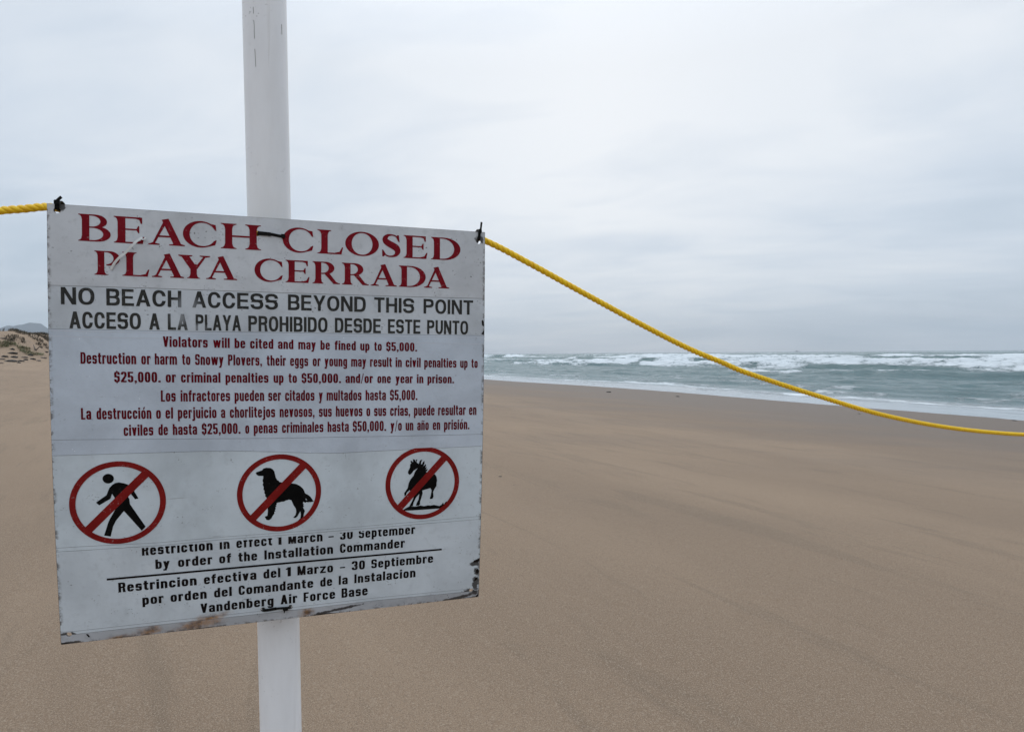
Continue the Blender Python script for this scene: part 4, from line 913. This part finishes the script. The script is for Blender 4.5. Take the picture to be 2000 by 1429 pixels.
# ------------------------------------------------------------------ debris on the beach
def ground_at_px(x, y):
    d = px_dir(np.array(float(x)), np.array(float(y))); t = np.geomspace(1.5, 400, 3000)
    p = CAM+d*t[:, None]; hit = p[:, 2] <= sand_z(p[:, :2]@UD, p[:, :2]@VD)
    return p[np.argmax(hit)] if hit.any() else CAM+d*60
m_kelp = mat_plain('dark_kelp', (.022, .018, .014), .7); m_drift = mat_plain('driftwood', (.12, .10, .085), .9)
def lump(name, p, L_, W_, H_, ang, mat, label, cat, group=None):
    bm = bmesh.new(); bmesh.ops.create_icosphere(bm, subdivisions=3, radius=.5)
    sd_ = random.random()*50
    for v in bm.verts:
        c = v.co.normalized(); n = .55+.9*float(fbm(np.array(c.x*2.2+sd_), np.array(c.y*2.2+c.z*1.7+sd_), 3))
        v.co = Vector((c.x*n*L_*.5, c.y*n*W_*.5, max(c.z*n*H_*.5, -.1*H_)))
    for f in bm.faces: f.smooth = False
    me = bpy.data.meshes.new(name); bm.to_mesh(me); bm.free(); me.materials.append(mat)
    o = bpy.data.objects.new(name, me); COL.objects.link(o); o.location = p; o.rotation_euler = (0, 0, ang); tag(o, label, cat, group); return o
# frontal scraps seen on the open sand: x, y, width px, label
for x, y, wpx, lab in [(977, 930.5, 6, 'small dark kelp scrap alone on the sand just right of the sign'), (1189, 766, 9, 'dark kelp scrap on damp sand near the waterline, left of the rope'),
                       (1323, 774.5, 7, 'dark kelp scrap on damp sand near the waterline, under the rope'), (1678, 808, 4, 'tiny dark kelp scrap on damp sand just below the rope'),
                       (1981, 821.5, 6, 'dark scrap at the water edge by the right border'), (1016, 741, 3, 'tiny dark pebble at the water edge right of the sign'),
                       (1004, 947, 3, 'tiny brown speck of shell on open sand below the sign right edge')]:
    p = ground_at_px(x, y); dist_ = np.linalg.norm(p-CAM); L_ = wpx/F*dist_*1.15
    lump('kelp_scrap', p, L_, L_*.8, L_*.35, random.random()*.6-.3, m_kelp, lab, 'kelp')
left_deb = [(3, 701.5, 8), (25, 690, 12), (28, 698, 8), (47, 698, 9), (50, 703, 6), (64, 702, 7), (75, 705, 6), (40, 705.5, 11), (20, 706, 15), (2, 710, 5), (37, 709, 5), (80, 679, 4), (90, 679, 5), (90, 688, 5), (24, 683, 6), (6, 661, 9), (58, 694, 7), (9, 697, 8), (84, 699, 9)]
LAB = {8: 'long low streak of dried seaweed on the flat sand below the dune, longest of all', 7: 'wide seaweed streak just below the row of clumps, nearest the sign', 1: 'wide dark seaweed patch in the middle of the slope below the grass',
       0: 'black seaweed clump cut by the left border of the photo, above the lowest one', 9: 'lowest black seaweed clump, at the left border of the photo', 6: 'black seaweed clump on the flat sand farthest right of its row'}
for i, (x, y, wpx) in enumerate(left_deb):
    p = ground_at_px(x, y); dist_ = np.linalg.norm(p-CAM); L_ = wpx/F*dist_*1.1; u_, v_ = p[0]*UD[0]+p[1]*UD[1], 0
    lump('seaweed_clump', p, L_, L_*.7, .16+.05*(i % 3), random.random()*.8-.4+.5, m_kelp if i % 3 else m_drift, LAB.get(i, 'dark clump of dried seaweed on the sand below the dune'), 'seaweed', 'dark seaweed clumps scattered below the dune')
# a forked bit of driftwood
p = ground_at_px(69, 684.5); dw = bpy.data.objects.new('driftwood', None); COL.objects.link(dw); dw.location = p
tag(dw, 'small forked driftwood stick upright on the slope below the dune', 'driftwood')
for a in ((-.35, .25, .55), (.35, .1, .42), (.05, 0, .2)):
    v, f = tube([np.array([0, 0, -.05]), np.array([a[0]*.5, a[1]*.5, a[2]*.45]), np.array(a)], [.05, .04, .02], 7); mesh_obj('branch', v, f, m_drift, dw)

# ------------------------------------------------------------------ dune plants
def mat_leaf(name, c0, c1):
    b = NB(name); g = b.n('ShaderNodeNewGeometry').outputs['Position']; n = b.noise(g, 1.6, 3)
    b.set(Base_Color=b.mix(b.step(n, .4, .6), c0, c1), Roughness=.8); return b.m
def tufts(name, mask, count, hgt, mat, label):
    u = rng.uniform(58, 100, 40000); v = rng.uniform(-34, -4, 40000); z = sand_z(u, v)
    ok = np.nonzero(mask(u, v, z))[0][:count]; X, Y = uv2xy(u, v); V = []; Fs = []
    for i in ok:
        x, y, zz = X[i], Y[i], z[i]
        for j in range(7):
            a = random.random()*6.28; r = random.uniform(.05, .28); h = hgt*random.uniform(.5, 1.2); w = .022
            bx, by = x+random.gauss(0, .10), y+random.gauss(0, .10); i0 = len(V)
            dx, dy = math.cos(a), math.sin(a)
            V += [(bx-dy*w, by+dx*w, zz-.03), (bx+dy*w, by-dx*w, zz-.03), (bx+dx*r*.5+dy*w*.7, by+dy*r*.5-dx*w*.7, zz+h*.7), (bx+dx*r*.5-dy*w*.7, by+dy*r*.5+dx*w*.7, zz+h*.7), (bx+dx*r*1.3, by+dy*r*1.3, zz+h*.9)]
            Fs += [(i0, i0+1, i0+2, i0+3), (i0+3, i0+2, i0+4)]
    o = mesh_obj(name, V, Fs, mat); tag(o, label, 'plants', kind='stuff'); return o
def cell(u, v, s, o): return fbm(u*s+o, v*s+o*.37, 3)
tufts('dune_grass', lambda u, v, z: (60 < u)&(u < 74)&(-18 < v)&(v < -10)&(z > 3.15)&(cell(u, v, .55, 3) > .60), 420, .20, mat_leaf('grass_green', (.15, .155, .075), (.26, .23, .14)), 'low green dune grass along the foot of the dune')
tufts('dune_scrub', lambda u, v, z: (z > 4.4+1.5*cell(u, v, .35, 5)-.9)&(cell(u, v, .5, 11) > .47), 4500, .30, mat_leaf('scrub_brown', (.055, .045, .03), (.10, .078, .05)), 'dark brown scrub covering the dune crest and gullies')

# ------------------------------------------------------------------ ship on the horizon
def pbox(bm, c, s):
    r = bmesh.ops.create_cube(bm, size=1)
    for v in r['verts']: v.co = Vector((v.co.x*s[0]+c[0], v.co.y*s[1]+c[1], v.co.z*s[2]+c[2]))
d = px_dir(np.array(1557.), np.array(687.)); d = d/np.hypot(d[0], d[1]); DS = 5200
ship = bpy.data.objects.new('ship', None); COL.objects.link(ship); ship.location = (d[0]*DS, d[1]*DS, 0); ship.rotation_euler = (0, 0, -.35)
tag(ship, 'tiny grey ship far out on the sea horizon', 'ship')
ship.scale = (.55, .55, .55); m_ship = mat_plain('ship_grey', (.30, .32, .35), .7)
def sub(name, boxes):
    bm = bmesh.new()
    for c, s in boxes: pbox(bm, c, s)
    me = bpy.data.meshes.new(name); bm.to_mesh(me); bm.free(); me.materials.append(m_ship); o = bpy.data.objects.new(name, me); COL.objects.link(o); o.parent = ship
hv = [(-32, -5, -1), (28, -5, -1), (28, 5, -1), (-32, 5, -1), (-34, -6, 6), (30, -6, 6), (38, 0, 8), (30, 6, 6), (-34, 6, 6), (34, 0, -1)]
mesh_obj('hull', hv, [(0, 1, 9, 2, 3), (0, 4, 5, 1), (1, 5, 6, 9), (9, 6, 7, 2), (2, 7, 8, 3), (3, 8, 4, 0), (4, 8, 7, 6, 5)], m_ship, ship)
sub('superstructure', [((-8, 0, 11), (22, 10, 10)), ((-6, 0, 17.5), (12, 8, 3))]); sub('mast', [((-6, 0, 24), (1.6, 1.6, 10)), ((-6, 0, 26), (1, 6, 1))])

# ------------------------------------------------------------------ haze
bm = bmesh.new(); pbox(bm, (0, 0, 205), (19000, 19000, 420+1.5)); me = bpy.data.meshes.new('haze'); bm.to_mesh(me); bm.free()
hm = bpy.data.materials.new('haze'); hm.use_nodes = True; hm.node_tree.nodes.clear()
o_ = hm.node_tree.nodes.new('ShaderNodeOutputMaterial'); pv = hm.node_tree.nodes.new('ShaderNodeVolumePrincipled')
pv.inputs['Color'].default_value = (.84, .93, 1, 1); pv.inputs['Density'].default_value = 1.15e-4; pv.inputs['Anisotropy'].default_value = .2
hm.node_tree.links.new(pv.outputs[0], o_.inputs['Volume']); me.materials.append(hm)
hz = bpy.data.objects.new('haze', me); COL.objects.link(hz); tag(hz, 'thin pale sea haze over the whole beach', 'haze', kind='stuff')
